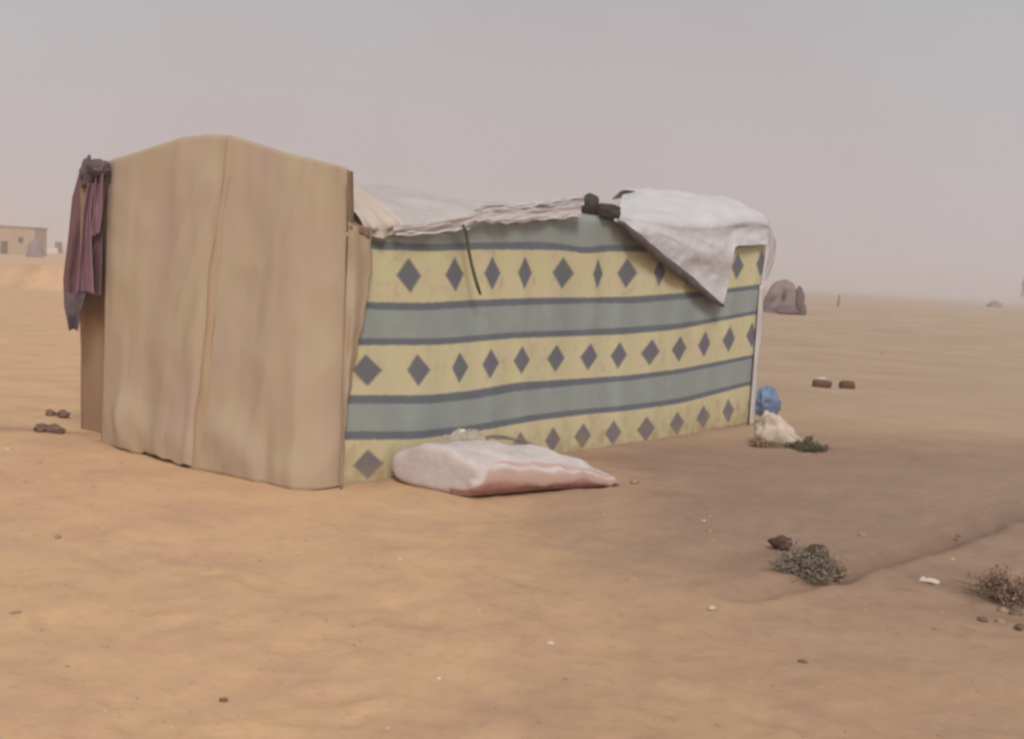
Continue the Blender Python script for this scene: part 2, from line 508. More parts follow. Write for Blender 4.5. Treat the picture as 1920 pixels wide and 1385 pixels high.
# seam: a rolled double strip down the middle, twisting slightly
V = None
seam_px = [(431, 258), (429, 300), (424, 350), (416, 420), (410, 460), (402, 520), (391, 580), (385, 640), (379, 700), (372, 770), (366, 830), (363, 884)]
sp_pts = [on_plane(x, y, C0, D1, 0) for x, y in seam_px]
sp_pts[-1][2] = max(sp_pts[-1][2], -0.04)
nr = 60
arc = np.linspace(0, len(sp_pts) - 1, nr)
s_top = on_plane(431, 254, C0, D1); s_bot = gp(365, 881)
cen = np.array([s_top * (1 - a) + s_bot * a + N1 * (0.004 + 0.010 * math.sin(a * math.pi)) + D1 * 0.006 * math.sin(a * 4) for a in np.linspace(0, 1, nr)])
cen[:, 2] -= 0.012
ncs = 9
Pm = np.zeros((nr, ncs, 3))
for i in range(nr):
    w = 0.034 + 0.034 * (i / nr) + 0.010 * math.sin(i * 0.31)
    for j in range(ncs):
        a = j / (ncs - 1) * 2 - 1
        Pm[i, j] = cen[i] + D1 * a * w + N1 * (-0.012 + 0.022 * math.cos(a * 1.9 + 0.3 * math.sin(i * 0.2)) + 0.004 * math.sin(i * 0.5 + a * 3))
SEAM = sheet("seam_strip", Pm, seam_m, tent)

# canvas wrapping round the corner onto the striped side
wrap_out = [(415, 660), (424, 690), (440, 693), (500, 692), (512, 696), (522, 690), (570, 684), (620, 673), (680, 661), (745, 650), (825, 642), (917, 638)]
wrap_in = [(415, 656), (917, 640)]
nr, ncw = 60, 14
Pm = np.zeros((nr, ncw, 3))
for i in range(nr):
    y = 916 + (417 - 916) * i / (nr - 1)
    xo = interp(wrap_out, y) + 1.5 * math.sin(i * 0.9) + 4; xi = interp(wrap_in, y) - 3
    for j in range(ncw):
        a = j / (ncw - 1)
        x = xi + (max(xo, xi + 5) - xi) * a
        yy = y + (9 if i == nr - 1 else 0) * a + 3 * math.sin(i)*0
        p = on_plane(x, yy, C0, D2, 0.03 + 0.02 * math.sin(a * 3.1) + 0.012 * math.sin(i * 0.35 + a * 2) + 0.01 * math.sin(a * 9 + i * 0.1))
        Pm[i, j] = p
sheet("canvas_overlap", Pm, canvas, tent)
# stiff dark turned edge of the front above the roof, and the ledge at its foot
Pm = np.zeros((30, 4, 3))
for i in range(30):
    y = 422 + (319 - 422) * i / 29
    for j in range(4):
        Pm[i, j] = on_plane(652 + (422 - y) * -0.02 + 1.5 + j * 3.2, y + j * 0.8, C0, D2, 0.012 - j * 0.006)
sheet("turned_edge", Pm, canvas_edge, tent, solid=0.008)
Pm = np.zeros((4, 14, 3))
for i in range(4):
    for j in range(14):
        Pm[i, j] = on_plane(656 + j * 2.8, 417 + j * 0.75 + i * (3.5 + 0.25 * j), C0, D2, 0.055 + 0.006 * math.sin(j * 1.2))
sheet("ledge_strip", Pm, canvas_edge, tent, solid=0.008)

# brown strip at the left end, turned away
Pm = np.zeros((50, 16, 3))
lb = gp(146, 808); rb = gp(192, 834)
for i in range(50):
    q = i / 49
    for j in range(16):
        a = j / 15
        xt = 150 + (205 - 150) * a
        T = on_plane(xt, 332 - 30 * a, C0, D1, -0.02 - 0.1 * (1 - a))
        B = lb * (1 - a) + rb * a - N1 * 0.03
        p = B * (1 - q) + T * q
        Pm[i, j] = p + N1 * (0.02 * math.sin(a * 7 + q * 3) * (1 - abs(2 * a - 1)) - 0.09 * math.sin(a * math.pi) * (1 - q * 0.6) + 0.01 * float(vn(a * 4, q * 9, 3)))
Pm[0, :, 2] = -0.05
sheet("side_flap", Pm, canvas_d, tent)

# striped side wall ------------------------------------------------
ROWS = [
 (0.00, [(638, 918), (740, 904), (900, 880), (1000, 865), (1100, 851), (1217, 838), (1333, 811), (1397, 797), (1408, 794)]),
 (0.77, [(641, 824), (780, 823), (882, 810), (999, 789), (1100, 776), (1174, 770), (1275, 756), (1403, 722), (1412, 720)]),
 (0.88, [(641, 808), (780, 808), (882, 797), (999, 777), (1100, 766), (1174, 759.6), (1275, 746), (1403, 715), (1412, 713)]),
 (1.31, [(645, 756.6), (800, 757), (880, 749), (970, 733), (1100, 720), (1174, 714), (1275, 700), (1409, 672), (1418, 670)]),
 (1.44, [(645, 740.6), (800, 741), (880, 733), (970, 717), (1100, 709), (1174, 704), (1275, 692), (1409, 665.6), (1418, 664)]),
 (2.24, [(648, 647), (672, 647), (828, 646), (958, 634), (1098, 629), (1164, 627), (1268, 617.6), (1346, 602), (1416, 589), (1428, 587)]),
 (2.36, [(648, 634), (672, 634), (828, 634), (958, 623), (1098, 617.5), (1164, 614), (1268, 607), (1346, 595), (1416, 582.5), (1428, 580)]),
 (2.83, [(650, 577), (685, 577), (700, 581), (802, 582), (880, 576), (1010, 571), (1112, 568), (1190, 569), (1268, 562), (1307, 559), (1364, 549), (1432, 541)]),
 (2.94, [(650, 565), (685, 565.6), (700, 567), (802, 568), (880, 563), (1010, 558), (1100, 558), (1190, 556), (1268, 550), (1307, 547), (1364, 541), (1432, 532)]),
 (3.76, [(654, 462), (698, 467), (802, 471), (880, 468), (1010, 468), (1060, 469), (1099, 476), (1138, 471), (1190, 472), (1300, 470), (1400, 462), (1440, 458)]),
 (3.87, [(654, 447), (698, 450), (802, 458), (880, 455), (1010, 452.5), (1060, 458), (1098, 465), (1138, 458), (1190, 460), (1300, 456), (1400, 448), (1440, 444)]),
 (4.50, [(652, 440), (700, 443), (740, 441), (860, 431), (895, 414), (940, 416), (1010, 410), (1085, 402), (1130, 408), (1200, 420), (1300, 432), (1380, 425), (1440, 418)]),
]
XL = [(0, 641), (4.5, 655)]
XR = [(0, 1404), (0.88, 1409), (1.44, 1413), (2.36, 1420), (2.94, 1427), (3.76, 1437), (4.5, 1440)]
def knots(cw, u0):
    k = []
    for i, (c, w) in enumerate(cw):
        k += [(c - w / 2 * 0.98, u0 + i - 0.27), (c + w / 2 * 0.98, u0 + i + 0.27)]
    a, b = k[0], k[-1]
    k = [(a[0] - 120, a[1] - 1.2)] + k + [(b[0] + 60, b[1] + 0.8)]
    return k
K3 = knots([(690, 58), (780, 42), (850, 32), (912, 32), (975, 32), (1036, 30), (1092, 32), (1149, 32), (1211, 34), (1269, 28), (1318, 26), (1365, 22)], 0)
K2 = knots([(688, 58), (785, 44), (863, 31), (920, 32), (978, 31), (1042, 33), (1104, 33), (1160, 31), (1219, 36), (1273, 28), (1320, 23), (1366, 24), (1408, 18)], 0)
K1 = knots([(766, 47), (852, 35), (923, 31), (984, 26), (1056, 41), (1121, 18), (1176, 38), (1237, 22), (1290, 26), (1340, 24), (1383, 23), (1428, 20)], 1)
cols = 300
vv = np.array([0, .12, .25, .37, .5, .63, .77, .825, .88, 1.02, 1.16, 1.31, 1.375, 1.44, 1.57, 1.7, 1.84, 1.98, 2.11, 2.24, 2.3, 2.36, 2.52, 2.68, 2.83, 2.885, 2.94, 3.08, 3.22, 3.36, 3.5, 3.63, 3.76, 3.81, 3.87, 4.02, 4.18, 4.34, 4.5])
rv = [r[0] for r in ROWS]
Pm = np.zeros((len(vv), cols, 3)); UV = np.zeros((len(vv), cols, 2))
ss = np.linspace(0, 1, cols)
for i, v in enumerate(vv):
    xl = interp(XL, v); xr = interp(XR, v)
    xs_ = xl + (xr - xl) * ss
    ys_rows = np.array([np.interp(xs_, *np.array(r[1]).T) for r in ROWS])
    # soften the corners of the traced lines
    ker = np.hanning(25); ker /= ker.sum()
    ys_rows = np.array([np.convolve(np.pad(y, 12, mode='reflect', reflect_type='odd'), ker, 'valid') for y in ys_rows])
    y_ = np.array([np.interp(v, rv, ys_rows[:, k]) for k in range(cols)])
    u3 = interp(K3, xs_); u2 = interp(K2, xs_); u1 = interp(K1, xs_)
    u = np.array([np.interp(v, [0.36, 1.84, 3.37], [u3[k], u2[k], u1[k]]) for k in range(cols)])
    for k in range(cols):
        fold = 0.022 * float(vn(u[k] * 1.0 + 0.5, v * 0.35, 61)) * 2 + 0.012 * math.sin(u[k] * 2 * math.pi + v * 0.8) * (0.3 + 0.7 * v / 4.5) + 0.008 * float(vn(u[k] * 3.2, v * 0.9, 66))
        bel = -0.05 * math.sin(math.pi * v / 4.5) * math.sin(math.pi * ss[k]) * 0.5
        Pm[i, k] = on_plane(xs_[k], y_[k], C0, D2, fold + bel)
    UV[i, :, 0] = u; UV[i, :, 1] = v
Pm[0, :, 2] = np.minimum(Pm[0, :, 2], -0.03)

st = bpy.data.materials.new("striped_diamond_cloth"); st.use_nodes = True
t = st.node_tree; t.nodes.clear()
out = N("ShaderNodeOutputMaterial"); P = N("ShaderNodeBsdfPrincipled")
P.inputs["Roughness"].default_value = 0.92; P.inputs["Specular IOR Level"].default_value = 0.12
uvn = N("ShaderNodeUVMap"); sp = N("ShaderNodeSeparateXYZ"); t.links.new(uvn.outputs[0], sp.inputs[0])
tcn = N("ShaderNodeTexCoord"); ob = tcn.outputs["Object"]
na = noise(ob, 5.5, 3); nb = noise(ob, 22, 5); nc_ = noise(ob, 9, 3)
wob = mathn('MULTIPLY', mathn('SUBTRACT', nb, 0.5), 0.035)
vco = mathn('ADD', sp.outputs["Y"], wob)
yellow = mixc(mapr(na, 0.35, 0.65), srgb(215, 209, 165), srgb(218, 204, 170))
yellow = mixc(mapr(nc_, 0.5, 0.75, 0, 0.5), yellow, srgb(206, 188, 156))
grey = mixc(mapr(na, 0.35, 0.65), srgb(160, 171, 164), srgb(160, 163, 162))
dark = mixc(mapr(nc_, 0.35, 0.65), srgb(120, 118, 134), srgb(112, 126, 124))
def band(lo, hi):
    return mathn('MULTIPLY', mapr(vco, lo - 0.022, lo + 0.022), mapr(vco, hi + 0.022, hi - 0.022))
def addm(*a):
    r = a[0]
    for b in a[1:]: r = mathn('ADD', r, b, clamp=True)
    return r
gm = addm(band(0.77, 1.44), band(2.24, 2.94), band(3.76, 9))
dm = addm(band(0.77, 0.88), band(1.31, 1.44), band(2.24, 2.36), band(2.83, 2.94), band(3.76, 3.87))
# woven diamonds with stepped edges
du = mathn('ABSOLUTE', mathn('SUBTRACT', sp.outputs["X"], mathn('ROUND', sp.outputs["X"])))
duq = mathn('DIVIDE', mathn('ADD', mathn('FLOOR', mathn('MULTIPLY', du, 6 / 0.27)), 0.4), 6.0)
dia = None
for cv, hh in ((0.36, 0.245), (1.84, 0.255), (3.37, 0.275)):
    dv = mathn('DIVIDE', mathn('ABSOLUTE', mathn('SUBTRACT', sp.outputs["Y"], cv)), hh)
    q = mapr(mathn('ADD', mathn('ADD', duq, dv), mathn('MULTIPLY', wob, 2.0)), 1.13, 0.86)
    dia = q if dia is None else mathn('MAXIMUM', dia, q)
diac = mixc(mapr(nc_, 0.3, 0.7), srgb(124, 116, 136), srgb(116, 126, 118))
c = mixc(gm, yellow, grey); c = mixc(dm, c, dark); c = mixc(dia, c, diac)
# dust thrown up along the hem
c = mixc(mathn('MULTIPLY', mapr(sp.outputs["Y"], 0.9, 0.0), mapr(nc_, 0.3, 0.7, 0.2, 0.7)), c, srgb(168, 140, 108))
c = mixc(mapr(noise(ob, 9, 6, 0.7), 0.55, 0.8, 0, 0.35), c, srgb(160, 146, 120))
t.links.new(c, P.inputs["Base Color"])
bmp = N("ShaderNodeBump"); bmp.inputs["Strength"].default_value = 0.4; bmp.inputs["Distance"].default_value = 0.004
t.links.new(mathn("ADD", mathn("MULTIPLY", noise(ob, 90, 3), 0.4), mathn("MULTIPLY", noise(ob, 13, 4), 2.2)), bmp.inputs["Height"]); t.links.new(bmp.outputs[0], P.inputs["Normal"])
tr = N("ShaderNodeBsdfTranslucent"); t.links.new(c, tr.inputs[0])
msn = N("ShaderNodeMixShader"); msn.inputs[0].default_value = 0.15
t.links.new(P.outputs[0], msn.inputs[1]); t.links.new(tr.outputs[0], msn.inputs[2]); t.links.new(msn.outputs[0], out.inputs[0])
sheet("striped_wall", Pm, st, tent, UV, solid=0.003)
EAVE = Pm[-1].copy()                                             # upper edge of the striped wall
eave_s = (EAVE - C0) @ D2

# roof ---------------------------------------------------------------
RP = C0 + D1 * (WID * 0.5)
def prof(px):
    a = [on_plane(x, y, RP, D2) for x, y in px]
    return np.array([[(p - RP) @ D2, p[2]] for p in a])
ridge = prof([(600, 346), (655, 350), (700, 350), (760, 364), (830, 382), (900, 382), (1000, 378), (1090, 368), (1130, 373), (1180, 380), (1240, 388), (1300, 407), (1350, 429), (1420, 438), (1500, 450)])
ns, nw = 220, 60
Pm = np.zeros((nw, ns, 3))
for j in range(ns):
    s = 0.02 + (eave_s[-1] - 0.03) * j / (ns - 1)
    ez = np.interp(s, eave_s, EAVE[:, 2]); rz = np.interp(s, ridge[:, 0], ridge[:, 1])
    for i in range(nw):
        w = i / (nw - 1)
        if w < 0.5: z = ez + (rz - ez) * math.sin(w * math.pi) ** 0.75
        else: z = 1.75 + (rz - 1.75) * math.sin(w * math.pi) ** 0.8
        # creases that run along and across the loose sheet
        cr = 0.045 * float(fbm(s * 2.2, w * 9, 71, 4)) + 0.02 * abs(float(vn(s * 3 + w * 14, w * 22, 75)))
        k = min(1, w * 10) * min(1, (1 - w) * 10)
        Pm[i, j] = C0 + D2 * s + D1 * (w * WID) + np.array([0, 0, z + cr * k + 0.004 - 0.035 * k * float(sm(s, 2.7, 3.3))])
sheet("roof_sheet", Pm, plastic, tent)
# crumpled edge of the sheeting hanging just over the striped cloth
def hang(name, top, bot, m, parent, off0, amp, n=160, r=14, seed=0, freq=30, lift=0.0):
    Pm = np.zeros((r, n, 3))
    x0, x1 = top[0][0], top[-1][0]
    for j in range(n):
        x = x0 + (x1 - x0) * j / (n - 1)
        yt = interp(top, x); yb = interp(bot, x)
        for i in range(r):
            q = i / (r - 1)
            o = off0 + amp * float(fbm(j / n * freq, q * 2.5, seed, 3)) * (0.4 + q) + lift * math.sin(q * math.pi)
            Pm[i, j] = on_plane(x, yt + (yb - yt) * q, C0, D2, o)
    return sheet(name, Pm, m, parent)
def roll(name, px, r, off, m, parent, seed=0):
    pts = []
    for k in range(len(px) * 6 - 5):
        a = k / 6
        x = np.interp(a, range(len(px)), [p[0] for p in px]); y = np.interp(a, range(len(px)), [p[1] for p in px])
        pts.append(on_plane(x, y + 1.5 * math.sin(k * 1.3 + seed), C0, D2, off))
    rr = [r * (0.75 + 0.5 * abs(math.sin(k * 0.7 + seed))) for k in range(len(pts))]
    V, F = tube_data(pts, rr, 8)
    return mesh_obj(name, V, F, m, parent)
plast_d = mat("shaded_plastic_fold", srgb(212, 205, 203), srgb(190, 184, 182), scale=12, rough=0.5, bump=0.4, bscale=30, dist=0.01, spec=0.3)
hang("sheeting_edge", [(738, 424), (800, 418), (880, 405), (960, 396), (1020, 392), (1090, 386)], [(738, 441), (770, 436), (800, 438), (840, 430), (865, 431), (896, 412), (925, 419), (945, 416), (985, 415), (1010, 409), (1050, 410), (1090, 403)], plastic, tent, 0.05, 0.035, seed=81, freq=9)
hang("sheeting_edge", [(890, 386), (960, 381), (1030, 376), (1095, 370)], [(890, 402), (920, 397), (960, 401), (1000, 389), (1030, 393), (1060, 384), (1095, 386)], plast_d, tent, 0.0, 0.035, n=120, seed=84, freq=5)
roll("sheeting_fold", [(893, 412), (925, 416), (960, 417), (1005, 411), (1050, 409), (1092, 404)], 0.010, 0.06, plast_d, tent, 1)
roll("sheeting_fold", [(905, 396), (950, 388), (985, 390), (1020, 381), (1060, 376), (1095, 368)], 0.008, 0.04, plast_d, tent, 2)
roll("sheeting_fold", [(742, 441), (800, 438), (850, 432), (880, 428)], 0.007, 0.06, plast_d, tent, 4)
# pinkish gathered cloth laid over the near corner of the roof
Pm = np.zeros((46, 50, 3))
for i in range(46):
    for j in range(50):
        a = j / 49
        sc = 0.05 + 0.44 * a
        if i >= 10:
            w = 0.42 * (i - 10) / 35
            ez = np.interp(sc, eave_s, EAVE[:, 2]); rz = np.interp(sc, ridge[:, 0], ridge[:, 1])
            z = ez + (rz - ez) * math.sin(w * math.pi) ** 0.75
            g = 0.018 * math.sin(a * 19 + w * 5) + 0.05 * float(fbm(a * 4, w * 9, 91, 3))
            edge = 1 - 0.4 * sm(w, 0.36, 0.42)
            Pm[i, j] = C0 + D2 * (sc * (1 - 0.25 * w * a)) + D1 * (w * WID) + N2 * 0.035 + np.array([0, 0, z + (0.055 + g) * edge])
        else:
            p = Pm[10, j]
            q = 1 - i / 10
            ez = np.interp(sc, eave_s, EAVE[:, 2])
            Pm[i, j] = C0 + D2 * sc + N2 * (0.03 + 0.012 * math.sin(a * 19) + 0.015 * float(vn(a * 7, q, 5))) + np.array([0, 0, ez + 0.05 - 0.055 * q + 0.012 * math.sin(a * 11)])
sheet("gathered_cloth", Pm, pinkcloth, tent)
# far end, back and left walls
def wall(name, Pa, Pb, za, zb, m, seed, wave=0.03):
    n, r = 50, 24
    d = Pb - Pa; L = np.linalg.norm(d); d = d / L; nn = np.array([d[1], -d[0], 0])
    Pm = np.zeros((r, n, 3))
    for j in range(n):
        a = j / (n - 1)
        for i in range(r):
            q = i / (r - 1)
            Pm[i, j] = Pa + d * L * a + nn * wave * float(fbm(a * 9, q * 2, seed)) + np.array([0, 0, -0.05 + q * (za + (zb - za) * a + 0.05)])
    return sheet(name, Pm, m, tent)
BK0 = CL; BK1 = C1 + D1 * WID
wall("end_wall", C1 + D2 * 0.03, BK1 + D2 * 0.03, 2.0, 1.75, whitecloth, 3)
wall("back_wall", BK1, BK0, 1.72, 1.72, canvas_d, 5)
wall("left_wall", BK0 - N1 * 0.05, gp(146, 808) + D2 * 0.6, 1.9, 1.75, canvas_d, 6)
# white sheet edge that shows past the far corner
Pm = np.zeros((30, 6, 3))
for i in range(30):
    y = 800 + (535 - 800) * i / 29
    xi = 1404 + (1424 - 1404) * i / 29 + 1
    for j in range(6):
        Pm[i, j] = on_plane(xi + j * (1.8 + 0.4 * math.sin(i * 0.4)), y - j * 0.4, C0, D2, 0.03 - 0.001 * j + 0.006 * math.sin(i * 0.6))
sheet("end_wall_edge", Pm, whitecloth, tent, solid=0.006)

# ------------------------------------------------------------------ white tarp over the far half of the roof
tarp_m = mat("white_tarp", srgb(216, 213, 214), srgb(206, 202, 203), scale=4, rough=0.7, bump=0.6, bscale=22, dist=0.012, translucent=0.12)
hem_m = mat("dark_hem", srgb(84, 74, 72), srgb(104, 94, 92), scale=14, bump=0.4)
tarp = thing("tarp", "loose white sheet over the far right roof with a long hanging point", "tarp", on_plane(1300, 440, C0, D2))
tr_top = prof([(880, 388), (960, 380), (1040, 372), (1100, 369), (1150, 367), (1175, 362), (1200, 360), (1240, 366), (1290, 383), (1330, 401), (1355, 412), (1385, 419), (1425, 417), (1445, 428), (1500, 440)])
bot_px = [(1152, 414), (1165, 420), (1200, 449), (1240, 484), (1290, 521), (1330, 556), (1353, 573), (1358, 566), (1364, 540), (1372, 498), (1378, 464), (1385, 461), (1442, 459)]
eav_px = [(1152, 405), (1200, 413), (1260, 423), (1320, 427), (1378, 420), (1420, 412), (1442, 414)]
xs_ = np.concatenate([np.linspace(1152, 1350, 90), np.linspace(1352, 1380, 24), np.linspace(1383, 1442, 30)])
nb_, nh = 26, 34
Pm = np.zeros((nb_ + nh, len(xs_), 3))
rl_ = on_plane(1176, 362, RP, D2); SHEAR = (rl_ - RP) @ D2 - (on_plane(1152, 405, C0, D2) - C0) @ D2
print('shear', SHEAR)
for j, x in enumerate(xs_):
    yb = interp(bot_px, x); ye = min(interp(eav_px, x), yb - 2)
    E = on_plane(x, ye, C0, D2, 0.05)
    s = (E - C0) @ D2
    s_e = s; fade_ = float(1 - sm(x, 1152, 1400))
    for i in range(nb_):
        q = i / nb_                                              # back slope to ridge to eave
        w = (0.49 + 0.07 * (1 - fade_)) * (1 - q)
        s = s_e + SHEAR * fade_ * w * 2
        rz = np.interp(s, tr_top[:, 0], tr_top[:, 1])
        if w > 0.5: z = rz - (w - 0.5) * 1.6
        else: z = E[2] + (rz - E[2]) * math.sin(w * math.pi) ** 0.85
        p = C0 + D2 * s + D1 * (w * WID) + N2 * 0.05 * (1 - w * 2 if w < .5 else 0)
        k = min(1, w * 8)
        cr = 0.045 * float(fbm(s * 1.6, w * 6, 101, 3)) * k + 0.012 * math.sin(s * 5 + w * 16) * k + k * 0.035 * (0.12 - abs(float(vn(s * 2.2 - w * 7, w * 5 + s * 1.3, 103)))) + k * 0.012 * (0.1 - abs(float(vn(s * 6 - w * 10, w * 12, 105)))) * 2
        Pm[i, j] = p * np.array([1, 1, 0]) + np.array([0, 0, z + cr + 0.045 * (1 if w > 0.03 else w / 0.03) * float(sm(x, 1150, 1215)) + 0.006])
    for i in range(nh):
        q = i / (nh - 1)
        y = ye + (yb - ye) * q
        fl = (1350 - min(x, 1350)) / 200
        diag = math.sin((y - (x - 1160) * 0.27 - 405) / 17.0)     # long slanting folds under the weight
        o = 0.05 + 0.06 * q * (1 - fl * 0.5) * 0.5 + 0.036 * diag * min(1, q * 5) * (1 - 0.6 * q) + 0.03 * float(fbm(x * 0.03, y * 0.02, 107, 3)) * min(1, q * 4) + 0.03 * (0.12 - abs(float(vn(x * 0.022 - y * 0.05, y * 0.03 + x * 0.01, 108)))) * min(1, q * 4)
        Pm[nb_ + i, j] = on_plane(x, y, C0, D2, o)
sheet("tarp_sheet", Pm, tarp_m, tarp)
BOT = Pm[-1]
# dark folded hem along the slanting lower edge
k1 = [j for j, x in enumerate(xs_) if x <= 1353]
Pm = np.zeros((7, len(k1), 3))
for n_, j in enumerate(k1):
    a = n_ / (len(k1) - 1)
    w = 0.035 + 0.055 * math.sin(math.pi * min(1, a * 1.02)) ** 0.7 + 0.006 * math.sin(a * 37)
    for i in range(7):
        q = i / 6
        Pm[i, n_] = BOT[j] + N2 * (0.02 + 0.02 * math.sin(q * math.pi)) + (-D2 * 0.55 + np.array([0, 0, -0.85])) * (q - 0.35) * w
sheet("hem", Pm, hem_m, tarp, solid=0.006)
# thin loose tail beyond the far corner
tail_m = mat("thin_tarp_tail", srgb(224, 220, 218), srgb(216, 212, 210), scale=6, rough=0.6, bump=0.3, translucent=0.4)
Pm = np.zeros((24, 8, 3))
for i in range(24):
    q = i / 23
    y = 424 + 98 * q
    x0 = interp([(0, 1438), (0.4, 1441), (1, 1434)], q); wd = interp([(0, 6), (0.3, 14), (0.7, 13), (1, 5)], q)
    for j in range(8):
        Pm[i, j] = on_plane(x0 + wd * j / 7, y + 3 * math.sin(j * 0.8), C0, D2, 0.02 - 0.003 * j + 0.006 * math.sin(i * 0.5 + j))
sheet("tarp_tail", Pm, tail_m, tarp)

# ------------------------------------------------------------------ simple shapes
def stone(name, label, cat, p, size, m, group=None, seed=0, rough=0.18, sub=3, rot=0.0, kind=None, boxy=0.0, sink=0.12):
    import bmesh
    bm = bmesh.new()
    bmesh.ops.create_icosphere(bm, subdivisions=sub, radius=0.5)
    ca, sa = math.cos(rot), math.sin(rot)
    for v in bm.verts:
        c = np.array(v.co)
        if boxy:
            mxx = np.max(np.abs(c)); c = c * (1 - boxy) + boxy * c / mxx * 0.42
        n = float(fbm(c[0] * 3 + seed * 3.1, c[1] * 3 + c[2] * 4.3 + seed, seed, 3))
        c = c * (1 + rough * 2 * n)
        c = c * np.array(size)
        v.co = (c[0] * ca - c[1] * sa, c[0] * sa + c[1] * ca, c[2])
    zmin = min(v.co.z for v in bm.verts)
    me = bpy.data.meshes.new(name)
    bm.to_mesh(me); bm.free()
    me.polygons.foreach_set("use_smooth", [True] * len(me.polygons))
    me.materials.append(m)
    o = bpy.data.objects.new(name, me)
    o.location = Vector((p[0], p[1], p[2] - zmin - sink * size[2]))
    link(o)
    return tag(o, label, cat, group, kind)

black_m = mat("black_rubber", srgb(62, 56, 54), srgb(74, 68, 64), scale=20, rough=0.8, bump=0.4)
dstone = mat("dark_stone", srgb(108, 86, 74), srgb(124, 102, 88), scale=14, bump=0.5, bscale=50, dist=0.01)
gstone = mat("grey_stone", srgb(158, 132, 110), srgb(166, 142, 120), scale=12, bump=0.5, bscale=50, dist=0.01)
pale = mat("pale_chip", srgb(214, 196, 184), srgb(200, 184, 170), scale=20)
brick_m = mat("brown_brick", srgb(96, 68, 56), srgb(108, 78, 64), scale=12, bump=0.5, bscale=50, dist=0.01)

# weights on the roof edge
def roof_pt(px, py, off): return on_plane(px, py, C0, D2, off)
p = roof_pt(1104, 408, -0.05)
stone("stone", "dark lumpy stone holding down the sheeting, left of the black block on the roof edge", "stone", p, (0.17, 0.15, 0.175), black_m, seed=4, sub=3, rot=0.4, rough=0.22, sink=0.0)
p = roof_pt(1137, 412, 0.0)
blk = stone("block", "black oblong block lying on the roof edge, right of the lumpy stone", "block", p, (0.29, 0.16, 0.14), black_m, seed=8, sub=4, rot=math.atan2(D2[1], D2[0]) - 0.1, rough=0.12, boxy=0.6, sink=0.0)

# cord hanging over the striped wall
cord_m = mat("olive_cord", srgb(84, 84, 62), srgb(96, 96, 78), scale=60, bump=0.5)
pts = [on_plane(x, y, C0, D2, 0.07 + 0.01 * math.sin(y * 0.05)) for x, y in [(868, 422), (873, 432), (876, 448), (879, 470), (884, 495), (890, 518), (896, 538), (901, 552)]]
V, F = tube_data(pts, [0.010, 0.012, 0.012, 0.012, 0.012, 0.013, 0.013, 0.009], 8)
tag(mesh_obj("cord", V, F, cord_m), "short dark olive cord hanging from the roof edge over the striped wall", "cord")

# ------------------------------------------------------------------ garment at the left end of the front
mauve = mat("mauve_cloth", srgb(150, 116, 128), srgb(138, 104, 116), scale=7, stretch=(1, 1, 0.3), bump=0.3, bscale=80)
plum = mat("plum_cloth", srgb(118, 88, 90), srgb(106, 80, 84), scale=7, stretch=(1, 1, 0.3), bump=0.3, bscale=80)
slate = mat("slate_cloth", srgb(92, 80, 88), srgb(106, 90, 94), scale=12, bump=0.4, bscale=60)
gar = thing("garment", "mauve and dark plum garment hung over the left top corner of the canvas front", "garment", on_plane(160, 600, C0, D1, 0.1))
def strip(name, left, right, m, parent, off, amp, seed, fold=3.0, n=16, r=60, fr=1.0):
    """left and right are lists of (y, x)"""
    y0, y1 = left[0][0], left[-1][0]
    Pm = np.zeros((r, n, 3))
    for i in range(r):
        q = i / (r - 1); y = y0 + (y1 - y0) * q
        xl = interp(left, y); xr = interp(right, y)
        for j in range(n):
            a = j / (n - 1)
            o = off + amp * math.sin(a * math.pi * fold + q * 2 + seed) + amp * 1.2 * float(vn(a * 3, q * 5, seed)) + 0.05 * math.sin(a * math.pi)
            Pm[i, j] = on_plane(xl + (xr - xl) * a, y + 3 * math.sin(a * 4 + seed) * q, C0, D1, o)
    return sheet(name, Pm, m, parent, solid=0.006)
# D1 runs away to the left, so the camera side of this plane is the negative normal
sg = 1.0 if np.array([D1[1], -D1[0], 0]).dot(N1) > 0 else -1.0
strip("plum_layer", [(320, 150), (370, 136), (440, 129), (520, 119), (575, 121), (617, 130)], [(320, 203), (370, 197), (440, 186), (520, 166), (560, 158), (617, 146)], plum, gar, sg * 0.04, 0.018, 2)
strip("plum_layer", [(318, 166), (400, 160), (480, 158), (553, 158)], [(318, 198), (400, 193), (480, 191), (553, 189)], plum, gar, sg * 0.07, 0.012, 5, fold=2.2)
strip("mauve_layer", [(345, 165), (400, 156), (480, 150), (550, 142)], [(345, 176), (400, 170), (480, 172), (550, 176)], mauve, gar, sg * 0.115, 0.010, 3, fold=1.5)
strip("mauve_layer", [(325, 180), (400, 175), (440, 172)], [(325, 193), (400, 191), (440, 186)], mauve, gar, sg * 0.13, 0.008, 7, fold=1.5)
strip("dark_tail", [(550, 121), (580, 122), (600, 126), (619, 130)], [(550, 160), (580, 152), (600, 148), (619, 145)], slate, gar, sg * 0.12, 0.012, 9, fold=1.5, r=30)
def lump(name, cen, size, m, parent, seed, rough=0.25, sub=4):
    import bmesh
    bm = bmesh.new(); bmesh.ops.create_icosphere(bm, subdivisions=sub, radius=0.5)
    V = []; F = []
    for v in bm.verts:
        c = np.array(v.co)
        nn_ = float(fbm(c[0] * 4 + seed, c[1] * 4 + c[2] * 5, seed, 4)) + 0.4 * abs(float(vn(c[0] * 9 + c[2] * 6, c[1] * 9, seed + 3)))
        V.append(np.array(cen) + (D1 * c[0] * size[0] + N1 * c[1] * size[1] + np.array([0, 0, c[2] * size[2]])) * (1 + rough * 2 * nn_))
    for f in bm.faces: F.append([v.index for v in f.verts])
    bm.free()
    return mesh_obj(name, V, F, m, parent)
